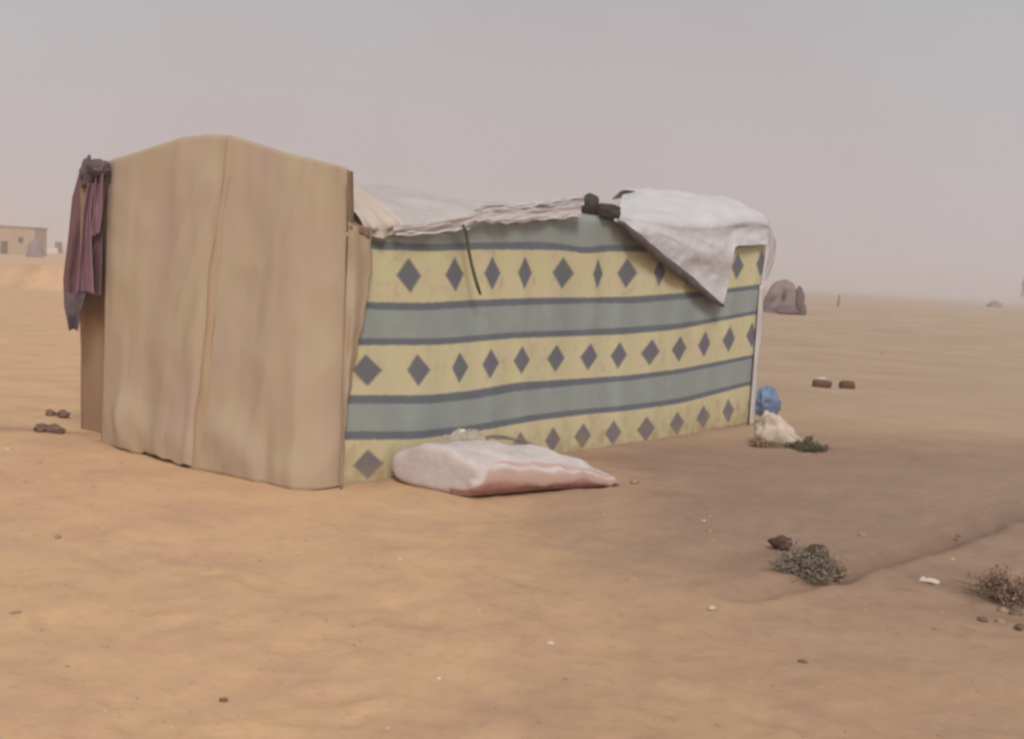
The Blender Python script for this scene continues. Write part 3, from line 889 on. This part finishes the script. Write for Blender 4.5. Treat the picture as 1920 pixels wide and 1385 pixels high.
lump("dark_bundle", on_plane(187, 315, C0, D1, sg * 0.10), (0.19, 0.12, 0.11), slate, gar, 3, 0.32)
lump("dark_bundle", on_plane(164, 328, C0, D1, sg * 0.07), (0.13, 0.10, 0.22), slate, gar, 6, 0.32)

# ------------------------------------------------------------------ white mattress sack by the striped wall
mt = bpy.data.materials.new("soiled_white_cover"); mt.use_nodes = True
t = mt.node_tree; t.nodes.clear()
out = N("ShaderNodeOutputMaterial"); P = N("ShaderNodeBsdfPrincipled")
P.inputs["Roughness"].default_value = 0.85; P.inputs["Specular IOR Level"].default_value = 0.15
uvn = N("ShaderNodeUVMap"); sp = N("ShaderNodeSeparateXYZ"); t.links.new(uvn.outputs[0], sp.inputs[0])
tcn = N("ShaderNodeTexCoord"); ob = tcn.outputs["Object"]
na = noise(ob, 4, 5); nb = noise(ob, 18, 5)
white = mixc(mapr(na, 0.35, 0.65), srgb(204, 194, 192), srgb(192, 180, 176))
white = mixc(mapr(nb, 0.55, 0.8, 0, 0.35), white, srgb(176, 152, 130))
wv = mathn('ADD', sp.outputs["Y"], mathn('MULTIPLY', mathn('SUBTRACT', nb, 0.5), 0.02))
red = mixc(mapr(nb, 0.35, 0.7), srgb(164, 118, 110), srgb(172, 134, 126))
mred = mathn('MULTIPLY', mathn('MULTIPLY', mapr(wv, 0.57, 0.62), mapr(wv, 0.93, 0.88)), mapr(mathn('ADD', sp.outputs["X"], mathn('MULTIPLY', mathn('SUBTRACT', wv, 0.7), 0.25)), 0.035, 0.06))
red = mixc(mapr(wv, 0.70, 0.78), srgb(186, 158, 146), red)
c = mixc(mred, white, red)
c = mixc(mathn('MULTIPLY', mathn('MULTIPLY', mapr(wv, 0.50, 0.515), mapr(wv, 0.56, 0.545)), mapr(sp.outputs["X"], 0.1, 0.2)), c, srgb(190, 160, 150))
t.links.new(c, P.inputs["Base Color"])
bmp = N("ShaderNodeBump"); bmp.inputs["Strength"].default_value = 0.5; bmp.inputs["Distance"].default_value = 0.012
t.links.new(noise(ob, 16, 5), bmp.inputs["Height"]); t.links.new(bmp.outputs[0], P.inputs["Normal"]); t.links.new(P.outputs[0], out.inputs[0])
FL = G(888, 940); BLm = G(720, 901); FR = G(1182, 914)
ax = FR - FL; ax[2] = 0; Lm = np.linalg.norm(ax); ax /= Lm
ay = BLm - FL; ay[2] = 0; Wm = np.linalg.norm(ay); ay /= Wm
print("mattress", Lm, Wm)
nu, nth = 90, 64
V = []; UVm = []
for i in range(nu):
    u = i / (nu - 1)
    le = min(1, (1 - (1 - min(u / 0.07, 1)) ** 2) ** 0.5)          # rounded left end
    hh = interp([(0, 0.285), (0.3, 0.30), (0.55, 0.275), (0.75, 0.235), (0.9, 0.16), (1.0, 0.055)], u)
    ww = interp([(0, 1.0), (0.5, 1.0), (0.8, 0.95), (1.0, 0.78)], u)
    for k in range(nth):
        th = 2 * math.pi * k / nth
        c_, s_ = math.cos(th), math.sin(th)
        yy = math.copysign(abs(c_) ** 0.55, c_); zz = math.copysign(abs(s_) ** 0.68, s_)
        ysc = 1 - 0.10 * (1 - le)
        y = 0.5 - 0.5 * yy * ww * (0.8 + 0.2 * le) * -1
        zc = hh * 0.5 * (1 + zz * (0.30 + 0.70 * le))
        # top crown slopes a little towards the front
        if zz > 0: zc *= (1 + 0.10 * (y - 0.4)) * (0.90 + 0.20 * math.sin(math.pi * min(max(y, 0), 1)) * math.sin(math.pi * min(1, 0.15 + u * 0.75)))
        wr = 0.026 * float(fbm(u * 6, th * 1.2, 121, 3)) + 0.022 * (0.15 - abs(float(vn(u * 5 + y * 6, y * 9 - u * 5, 127)))) + 0.010 * math.sin(u * 40 + y * 5) * math.exp(-((u - 0.93) / 0.06) ** 2)
        fade = 1 if s_ > -0.3 else 0.2
        dx = 0.02 * float(vn(th * 2, u * 4, 130))
        pnt = FL + ax * (u * Lm + dx + 0.04 * (1 - le)) + ay * (y * Wm) + np.array([0, 0, zc * (1 + wr * 3 * fade) + wr * fade])
        V.append(pnt)
        # v runs 0.5 (front top edge) .. 0.95 (front foot); all else stays white
        if yy < 0 and abs(s_) < 0.985 and c_ < 0: vv_ = 0.5 + 0.45 * (1 - (zc / max(hh, 1e-3)) / 0.80)
        else: vv_ = 0.3
        UVm.append((u, vv_))
F = []
for i in range(nu - 1):
    for k in range(nth):
        F.append((i * nth + k, i * nth + (k + 1) % nth, (i + 1) * nth + (k + 1) % nth, (i + 1) * nth + k))
F.append(tuple(range(nth))[::-1]); F.append(tuple((nu - 1) * nth + k for k in range(nth)))
mo = mesh_obj("mattress", V, F, mt, None, True, UVm)
tag(mo, "dusty white stuffed mattress with a reddish side lying on the sand against the striped wall", "mattress")
# a fold of the cover at the thin right end, reaching the sand
def mat_top(u, y):
    hh = interp([(0, 0.285), (0.3, 0.30), (0.55, 0.275), (0.75, 0.235), (0.9, 0.16), (1.0, 0.055)], u)
    c_ = min(0.98, abs(2 * y - 1)) ** (1 / 0.55)
    zz = (1 - c_ * c_) ** 0.34
    return FL + ax * (u * Lm) + ay * (y * Wm) + np.array([0, 0, hh * 0.5 * (1 + zz) * (1 + 0.10 * (y - 0.4)) * (0.92 + 0.1 * math.sin(math.pi * y)) + 0.022])

def crumple(name, label, cat, cen, sx, sy, h, m, seed, group=None, rot=0.0, n=18):
    Pm = np.zeros((n, n, 3))
    ca, sa = math.cos(rot), math.sin(rot)
    for i in range(n):
        for j in range(n):
            a = j / (n - 1) - 0.5; b = i / (n - 1) - 0.5
            x = a * sx * (1 + 0.4 * float(vn(b * 4, seed, seed))); y = b * sy * (1 + 0.4 * float(vn(a * 4, seed, seed + 2)))
            z = h * (0.5 + float(fbm(a * 5 + seed, b * 5, seed, 3))) * (1 - (2 * max(abs(a), abs(b))) ** 4 * 0.8) + 0.004
            Pm[i, j] = np.array(cen) + [x * ca - y * sa, x * sa + y * ca, max(z, 0.002)]
    return tag(sheet(name, Pm, m, None, solid=0.003), label, cat, group)
ragm = mat("greyish_rag", srgb(176, 164, 150), srgb(160, 148, 138), scale=12, bump=0.4)
ra = math.atan2(ax[1], ax[0])
crumple("rag", "small crumpled greyish rag on the back edge of the white mattress", "rag", mat_top(0.40, 0.86), 0.30, 0.14, 0.09, ragm, 3, rot=ra)
stone("bottle_cap", "small bright white lump on top of the rag behind the mattress", "cap", mat_top(0.40, 0.90) + np.array([0, 0, 0.05]), (0.075, 0.05, 0.035), mat("bright_white", srgb(236, 230, 222)), seed=2, rough=0.05, sub=2, rot=ra, sink=0)
# flattened tin sheet
tinm = mat("dull_tin", srgb(128, 116, 112), srgb(104, 92, 90), scale=10, rough=0.5, bump=0.3, spec=0.5)
Pm = np.zeros((8, 26, 3))
for i in range(8):
    for j in range(26):
        a = j / 25; b = i / 7
        Pm[i, j] = mat_top(0.52 + 0.30 * a, 0.70 + 0.14 * b) + np.array([0, 0, 0.006 + 0.018 * abs(math.sin(a * 4.2)) * (0.4 + b) + 0.015 * b])
tag(sheet("tin_sheet", Pm, tinm, None, solid=0.006), "bent dark strip of tin lying on the back of the mattress beside the rag", "tin sheet")

# ------------------------------------------------------------------ bags beside the far corner
def bag(name, label, cen, size, m, seed, neck=0.0, rough=0.16):
    n, r = 48, 30
    V = []; F = []
    for i in range(r + 1):
        q = i / r
        th = q * math.pi
        rad_ = math.sin(th) ** 0.7 if 0 < q < 1 else 0.0
        rad_ *= 1 - 0.35 * q
        z = (1 - math.cos(th)) / 2
        for k in range(n):
            a = 2 * math.pi * k / n
            w = 1 + rough * (1.1 * float(fbm(a * 1.6, q * 6, seed + 9, 3)) * math.sin(th)) + rough * (1.4 * float(vn(math.cos(a) * 2 + seed, math.sin(a) * 2 + q * 2.5, seed)) + 0.9 * abs(float(vn(math.cos(a) * 5 + seed, math.sin(a) * 5 + q * 4, seed + 4))))
            V.append(np.array(cen) + D2 * math.cos(a) * rad_ * w * size[0] / 2 + N2 * math.sin(a) * rad_ * w * size[1] / 2 + np.array([0, 0, z * size[2] * (1 + 0.12 * float(vn(a, q * 4, seed))) - 0.01]))
    for i in range(r):
        for k in range(n):
            F.append((i * n + k, i * n + (k + 1) % n, (i + 1) * n + (k + 1) % n, (i + 1) * n + k))
    o = mesh_obj(name, V, F, m)
    return tag(o, label, "bag")
bluem = mat("blue_plastic", srgb(116, 140, 168), srgb(96, 110, 140), scale=7, rough=0.5, bump=0.5, bscale=20, dist=0.015, spec=0.4)
bagm = mat("white_sack_cloth", srgb(214, 200, 186), srgb(190, 172, 152), scale=9, bump=0.5, bscale=26, dist=0.012)
bp = G(1425, 800)
bag("blue_bag", "blue plastic bag squeezed between the far corner of the tent and the white sack", G(1433, 798) + np.array([0, 0, 0.10]), (0.30, 0.24, 0.33), bluem, 3, rough=0.42)
# slumped white sack: falls away to the right
n, r = 60, 34
V = []; F = []
sc_ = G(1455, 836)
for i in range(r + 1):
    q = i / r; th = q * math.pi
    for k in range(n):
        a = 2 * math.pi * k / n
        rad_ = math.sin(th) ** 0.6 if 0 < i < r else 0
        rad_ *= 1 - 0.25 * q
        x = math.cos(a) * rad_; y = math.sin(a) * rad_
        h = 0.5 * (1 - math.cos(th))
        hgt = interp([(-1, 0.30), (-0.3, 0.33), (0.2, 0.22), (1, 0.06)], x)
        w = 1 + 0.16 * float(fbm(x * 3, y * 3 + q * 3, 141, 3)) * 2
        V.append(sc_ + np.array([1, 0, 0]) * (x * 0.29 * w + 0.05 - 0.03 * q) + np.array([0, 1, 0]) * (y * 0.17 * w + 0.10) + np.array([0, 0, h * hgt * w - 0.012]))
for i in range(r):
    for k in range(n):
        F.append((i * n + k, i * n + (k + 1) % n, (i + 1) * n + (k + 1) % n, (i + 1) * n + k))
tag(mesh_obj("sack", V, F, bagm), "slumped dusty white cloth sack on the sand by the far corner below the blue bag", "sack")

# ------------------------------------------------------------------ plants
def shrub(name, label, base, wx, wy, h, leafm, twigm, seed, ntw=70, nleaf=1500, ls=0.012, cat="shrub", lean=(0, 0)):
    rs = random.Random(seed)
    root = thing(name, label, cat, base)
    V = []; F = []; tips = []
    for k in range(ntw):
        a = rs.uniform(0, 2 * math.pi); rr = rs.uniform(0.15, 1) ** 0.6
        ex = math.cos(a) * rr * wx / 2; ey = math.sin(a) * rr * wy / 2
        ez = h * (1 - 0.75 * rr ** 2) * rs.uniform(0.35, 1.12) * (0.75 + 0.5 * (0.5 + 0.5 * math.sin(a * 2 + seed)))
        kx = 1 + 0.35 * math.sin(a * 3 + seed * 1.7); ex *= kx; ey *= kx
        p0 = np.array(base) + [rs.uniform(-.02, .02), rs.uniform(-.02, .02), -0.01]
        p3 = np.array(base) + [ex + lean[0], ey + lean[1], ez]
        mid = (p0 + p3) / 2 + np.array([rs.uniform(-.02, .02), rs.uniform(-.02, .02), h * 0.12])
        tube_data([p0, mid, p3], [0.0035, 0.0025, 0.001], 4, V, F)
        for _ in range(3): tips.append((p3 * rs.uniform(0.75, 1.0) + 0))
        tips[-3:] = [mid + (p3 - mid) * rs.uniform(0.2, 1.05) for _ in range(3)]
    for k in range(ntw // 3):                                   # bare dead twigs reach past the leaves
        a = rs.uniform(0, 2 * math.pi); L_ = rs.uniform(0.5, 0.85)
        p0 = np.array(base) + [0, 0, -0.005]
        p3 = p0 + np.array([math.cos(a) * wx * L_, math.sin(a) * wy * L_, h * rs.uniform(0.1, 1.25) * (1.2 - L_)])
        mid = (p0 + p3) / 2 + np.array([0, 0, h * rs.uniform(0.0, 0.2)])
        tube_data([p0, mid, p3], [0.003, 0.002, 0.001], 4, V, F)
    mesh_obj("stem", V, F, twigm, root, False)
    V = []; F = []
    for k in range(nleaf):
        tp = tips[rs.randrange(len(tips))]
        c = tp + np.array([rs.gauss(0, 0.016), rs.gauss(0, 0.016), rs.gauss(0, 0.014)])
        c[2] = max(c[2], base[2] + 0.004)
        a = np.array([rs.gauss(0, 1) for _ in range(3)]); a /= np.linalg.norm(a)
        b = np.cross(a, [rs.gauss(0, 1) for _ in range(3)]); b /= np.linalg.norm(b)
        s = ls * rs.uniform(0.6, 1.5); i0 = len(V)
        V += [c - a * s, c + b * s * 0.45, c + a * s, c - b * s * 0.45]
        F.append((i0, i0 + 1, i0 + 2, i0 + 3))
    mesh_obj("foliage", V, F, leafm, root, False)
    return root
leaf_g = mat("grey_green_leaf", srgb(156, 145, 128), srgb(134, 122, 106), scale=30, bump=0)
leaf_b = mat("dry_brown_leaf", srgb(160, 132, 110), srgb(142, 116, 96), scale=30, bump=0)
leaf_v = mat("dull_green_leaf", srgb(108, 106, 84), srgb(92, 90, 72), scale=30, bump=0)
twig_m = mat("twig", srgb(126, 106, 88), srgb(106, 88, 74), scale=40, bump=0)
shrub("shrub", "low grey-green shrub growing on bare soil at right with a dark stone behind it", G(1515, 1090), 0.33, 0.26, 0.20, leaf_g, twig_m, 3, 120, 4800, 0.0075)
shrub("shrub", "tiny sprig at the right foot of the grey-green shrub", G(1570, 1084), 0.10, 0.10, 0.13, leaf_g, twig_m, 5, 22, 160, 0.009)
shrub("shrub", "dry brown shrub cut off by the right edge of the picture", G(1895, 1128), 0.42, 0.30, 0.16, leaf_b, twig_m, 8, 120, 2600, 0.008)
shrub("weed", "flat dark green weed at the foot of the white sack", G(1512, 843), 0.46, 0.26, 0.09, leaf_v, twig_m, 11, 60, 1600, 0.016, cat="weed")
shrub("weed", "small brownish weed under the left side of the white sack", G(1428, 838), 0.26, 0.14, 0.07, leaf_b, twig_m, 12, 30, 350, 0.014, cat="weed")

# ------------------------------------------------------------------ stones and litter on the ground
stone("stone", "dark red-brown stone just behind the grey-green shrub", "stone", G(1466, 1030), (0.13, 0.10, 0.10), mat("red_brown_stone", srgb(84, 62, 56), srgb(98, 74, 66), scale=20, bump=0.4), seed=14, rot=-0.5, rough=0.3)
stone("stone", "dark stone nestling in the top right of the grey-green shrub", "stone", G(1527, 1068), (0.12, 0.09, 0.14), mat("umber_stone", srgb(74, 61, 50), srgb(84, 70, 58), scale=20, bump=0.4), seed=15, rough=0.3)
stone("brick", "long brown brick with a white chip on it, on open ground right of the tent", "brick", G(1541, 726), (0.33, 0.18, 0.14), brick_m, seed=20, boxy=0.6, rough=0.08, rot=-0.1)
stone("brick", "shorter brown brick, right one of the two on open ground", "brick", G(1588, 728), (0.25, 0.18, 0.15), brick_m, seed=22, boxy=0.6, rough=0.10, rot=0.1)
p = G(1541, 726)
crumple("paper_scrap", "white chip lying on top of the long brown brick", "litter", p + np.array([0.0, 0.03, 0.125]), 0.15, 0.08, 0.03, pale, 6)
for (x, y, sx, lab, sd) in ((94, 779, 0.085, "small dark stone, back left of the four beside the left end of the tent", 31), (120, 783, 0.10, "flat dark stone nearest the tent, back right of the four at its left end", 32),
                            (76, 809, 0.12, "dark stone, front left of the four beside the left end of the tent", 33), (103, 811, 0.12, "rounded dark stone, front right of the four beside the left end of the tent", 34)):
    stone("stone", lab, "stone", G(x, y), (sx * 1.15, sx * 0.9, sx * 0.7), dstone, seed=sd, rot=sd, rough=0.34, sink=0.25)
crumple("paper_scrap", "torn white paper scrap on bare soil right of the grey-green shrub", "litter", G(1741, 1092), 0.095, 0.05, 0.03, pale, 9, rot=-0.3)
small = [(1032, 1206, 0.045, pale, "pale chip", "pale chip on smooth sand in the lower middle foreground"),
         (1335, 1141, 0.055, pale, "pale chip", "flat pale chip left of the grey-green shrub, near the shallow rut"),
         (1320, 977, 0.035, pale, "pale chip", "tiny pale chip between the mattress and the shrub"),
         (1786, 1048, 0.03, pale, "pale chip", "tiny pale chip above and right of the paper scrap"),
         (822, 1272, 0.035, pale, "pale chip", "pale chip low in the foreground left of centre"),
         (15, 842, 0.05, pale, "pale chip", "pale chip at the far left below the row of dark stones"),
         (1797, 1005, 0.05, dstone, "pebble", "dark pebble above the rut, right of the shrub"),
         (1617, 1003, 0.06, gstone, "pebble", "flat grey-brown pebble above the rut, right of the red-brown stone"),
         (1332, 996, 0.05, gstone, "pebble", "grey-brown pebble below the tiny pale chip"),
         (1505, 1241, 0.045, dstone, "pebble", "dark pebble on bare sand below the shrub"),
         (1842, 1163, 0.06, dstone, "pebble", "dark pebble left of the pale rubble in front of the dry brown shrub"),
         (1880, 1144, 0.07, gstone, "pebble", "pale grey rubble piece in front of the dry brown shrub"),
         (1905, 1150, 0.07, dstone, "pebble", "dark rubble piece by the right picture edge"),
         (1912, 1176, 0.06, dstone, "pebble", "dark pebble lowest of the rubble by the right picture edge"),
         (1875, 1166, 0.06, gstone, "pebble", "grey pebble in the middle of the rubble before the dry shrub"),
         (30, 1148, 0.05, gstone, "pebble", "low pebble in the sand near the left picture edge"),
         (108, 1007, 0.05, gstone, "pebble", "low pebble on the left sand in front of the tent"),
         (420, 1313, 0.04, dstone, "pebble", "small dark pebble near the bottom edge, left of centre"),
         (1190, 905, 0.10, gstone, "pebble", "flat stone chip just right of the mattress tip"),
         (1655, 662, 0.12, gstone, "pebble", "pebble on the far plain right of the two bricks"),
         ]
for k, (x, y, s, m, nm, lab) in enumerate(small):
    stone(nm.replace(" ", "_"), lab, nm, G(x, y), (s * 0.85, s * 0.62, s * 0.38), m, seed=40 + k, rot=k * 1.3, sub=2, sink=0.35, rough=0.3)

# loose grit: too many to count
import bmesh
bm = bmesh.new(); bmesh.ops.create_icosphere(bm, subdivisions=1, radius=0.5)
iv = np.array([v.co[:] for v in bm.verts]); iff = [[v.index for v in f.verts] for f in bm.faces]; bm.free()
for nm, m, cnt, seed in (("gravel", gstone, 420, 3), ("gravel", pale, 50, 5)):
    rs = np.random.default_rng(seed); V = []; F = []
    dd = 3.3 * np.exp(rs.uniform(0, 1.8, cnt)); aa = rs.uniform(-0.55, 0.6, cnt)
    xx = dd * np.tan(aa); zz = ground_z(xx, dd)
    for k in range(cnt):
        p = np.array([xx[k], dd[k], zz[k]])
        if (p - C0) @ N2 < 0.02 and (p - C0) @ N1 < 0.05: continue
        s = 0.005 + 0.009 * rs.random() ** 3 + 0.0006 * dd[k]
        i0 = len(V)
        q = iv * (1 + 0.25 * rs.standard_normal(iv.shape)) * [s * 1.3, s, s * 0.6]
        V += list(q + p + [0, 0, s * 0.1]); F += [[a + i0 for a in f] for f in iff]
    o = mesh_obj(nm, V, F, m, None, False)
    tag(o, "scattered fine gravel on the sand" if m is gstone else "scattered pale grit on the sand", "gravel", kind="stuff")

# ------------------------------------------------------------------ far things
def boxmesh(V, F, c, sx, sy, sz, rot=0.0, top=1.0):
    ca, sa = math.cos(rot), math.sin(rot); i0 = len(V)
    for dz, k in ((0, 1.0), (sz, top)):
        for dx, dy in ((-1, -1), (1, -1), (1, 1), (-1, 1)):
            x = dx * sx / 2 * k; y = dy * sy / 2 * k
            V.append(np.array(c) + [x * ca - y * sa, x * sa + y * ca, dz])
    F += [tuple(i0 + a for a in f) for f in ((0, 3, 2, 1), (4, 5, 6, 7), (0, 1, 5, 4), (1, 2, 6, 5), (2, 3, 7, 6), (3, 0, 4, 7))]
def box(name, c, sx, sy, sz, m, parent, rot=0.0, top=1.0):
    V, F = [], []; boxmesh(V, F, c, sx, sy, sz, rot, top)
    return mesh_obj(name, V, F, m, parent, False)
mud = mat("mud_wall", srgb(178, 152, 122), srgb(164, 140, 114), scale=1.2, bump=0.4, bscale=6, dist=0.05)
mud_r = mat("mud_roof", srgb(140, 120, 98), srgb(150, 128, 104), scale=2)
darkm = mat("dark_opening", srgb(60, 52, 48))
pinkm = mat("faded_pink_cloth", srgb(142, 120, 122), srgb(124, 104, 108), scale=2, bump=0.4, bscale=4, dist=0.05)
dkcl = mat("dark_brown_cloth", srgb(96, 76, 76), srgb(110, 88, 86), scale=3, bump=0.4, bscale=6, dist=0.05)
Dh = 95.0
def farp(px, py_base):                    # ground point near a pixel, using the true height of the terrain there
    p = gp(px, py_base); p[2] = gz(p[0], p[1]); return p
hb = farp(22, 476)
hs = hb[1] / FPX                           # metres per pixel at that distance
house = thing("mud_house", "low flat-roofed mud house in the haze at the left picture edge", "house", hb)
ww_, hh_ = 96 * hs, 50 * hs
box("wall", hb + [-8 * hs, 2, -0.4], ww_, 4.0, hh_ + 0.4, mud, house, 0.05, 0.98)
box("roof", hb + [-8 * hs, 2, hh_], ww_ * 1.02, 4.2, 3.5 * hs, mud_r, house, 0.05)
box("door", hb + [-14 * hs, -0.03, 0.0], 12 * hs, 0.12, 24 * hs, darkm, house, 0.05)
box("window", hb + [16 * hs, 0.0, 24 * hs], 8 * hs, 0.12, 9 * hs, darkm, house, 0.05)
def hut(name, label, base, w, d, h, m, seed, dark=None, group=None, cat="hut"):
    root = thing(name, label, cat, base, group)
    n, r = 40, 18; V = []; F = []
    for i in range(r + 1):
        q = i / r
        rr = (1 - q ** 2.6) ** 0.5 * 0.5
        for k in range(n):
            a = 2 * math.pi * k / n
            wob_ = 1 + 0.45 * float(fbm(math.cos(a) * 2.5 + seed, math.sin(a) * 2.5 + q * 4, seed, 4)) - (0.22 * q * math.cos(a) if math.cos(a) > 0 else 0)
            V.append(np.array(base) + [math.cos(a) * rr * w * wob_, math.sin(a) * rr * d * wob_, q * h * (1 + 0.1 * float(vn(a * 1.5, seed, seed))) - 0.15])
    for i in range(r):
        for k in range(n): F.append((i * n + k, i * n + (k + 1) % n, (i + 1) * n + (k + 1) % n, (i + 1) * n + k))
    mesh_obj("cloth_cover", V, F, m, root)
    return root
hp = farp(1468, 590); hs = hp[1] / FPX
hr = hut("hut", "domed hut of faded pinkish cloth far off just right of the tent", hp, 80 * hs, 60 * hs, 66 * hs, pinkm, 5)
for (dx, dz, sx, sz, sd) in ((22, 30, 16, 42, 1), (30, 10, 14, 26, 2), (-2, 4, 46, 11, 3), (-6, 36, 8, 18, 4)):
    V, F = [], []
    bm = bmesh.new(); bmesh.ops.create_icosphere(bm, subdivisions=3, radius=0.5)
    for v in bm.verts:
        c = np.array(v.co); nn_ = 1 + 0.5 * float(fbm(c[0] * 4 + sd, c[1] * 4 + c[2] * 4, sd, 3))
        V.append(hp + [dx * hs + c[0] * sx * hs * nn_, -33 * hs + abs(dx) * 0.25 * hs + c[1] * 12 * hs, dz * hs + c[2] * sz * hs * nn_])
    for f in bm.faces: F.append([v.index for v in f.verts])
    bm.free()
    mesh_obj("dark_flap", V, F, dkcl, hr)
pp = farp(66, 482); hs = pp[1] / FPX
hut("hut", "small pinkish hut against the right end of the mud house", pp, 30 * hs, 26 * hs, 36 * hs, pinkm, 9)
pp = farp(98, 476); hs = pp[1] / FPX
V, F = [], []
ls = thing("shelter", "low white-sheeted shelter on the left skyline beside the hanging garment", "shelter", pp)
box("white_sheet", pp + [0, 0, -0.1], 24 * hs, 14 * hs, 11 * hs + 0.1, whitecloth, ls, 0.2, 0.75)
box("dark_load", pp + [9 * hs, 6 * hs, 0], 12 * hs, 10 * hs, 22 * hs, dkcl, ls, 0.1, 0.85)
woodm = mat("weathered_post", srgb(120, 104, 90), srgb(104, 90, 78), scale=10)
pq = farp(1571, 576); hs = pq[1] / FPX
V, F = tube_data([pq - [0, 0, 0.2], pq + [0.02, 0, 12 * hs], pq + [0.06, 0, 22 * hs]], [2.2 * hs, 2.0 * hs, 1.6 * hs], 8)
tag(mesh_obj("post", V, F, woodm), "lone short wooden post far off on the plain right of the domed hut", "post")
pq = farp(1866, 577); hs = pq[1] / FPX
hut("hut", "faint distant hut on the hazy skyline near the right picture edge", pq, 26 * hs, 26 * hs, 14 * hs, pinkm, 12)
# thin tree cut by the right picture edge
pq = farp(1926, 590); hs = pq[1] / FPX
trr = thing("tree", "thin hazy tree on the skyline cut by the right picture edge", "tree", pq)
V, F = tube_data([pq - [0, 0, 0.2], pq + [0.1, 0, 30 * hs], pq + [0, 0, 62 * hs]], [2.2 * hs, 1.6 * hs, 0.6 * hs], 8)
for k in range(9):
    a = k * 2.4; b0 = pq + np.array([0, 0, (28 + 3.5 * k) * hs])
    tube_data([b0, b0 + np.array([math.cos(a) * 7, math.sin(a) * 7, 8]) * hs, b0 + np.array([math.cos(a) * 12, math.sin(a) * 12, 12]) * hs], [0.8 * hs, 0.6 * hs, 0.3 * hs], 5, V, F)
mesh_obj("trunk", V, F, woodm, trr)
V, F = [], []
rs = random.Random(4)
for k in range(900):
    a = rs.uniform(0, 6.28); r_2 = rs.uniform(0, 1) ** 0.5 * 15 * hs
    c = pq + np.array([math.cos(a) * r_2, math.sin(a) * r_2, (52 + rs.gauss(0, 11)) * hs]) + 0.0
    u = np.array([rs.gauss(0, 1) for _ in range(3)]); u /= np.linalg.norm(u)
    v = np.cross(u, [rs.gauss(0, 1) for _ in range(3)]); v /= np.linalg.norm(v)
    s = 1.6 * hs; i0 = len(V); V += [c - u * s, c + v * s * 0.5, c + u * s, c - v * s * 0.5]; F.append((i0, i0 + 1, i0 + 2, i0 + 3))
mesh_obj("crown", V, F, leaf_g, trr, False)
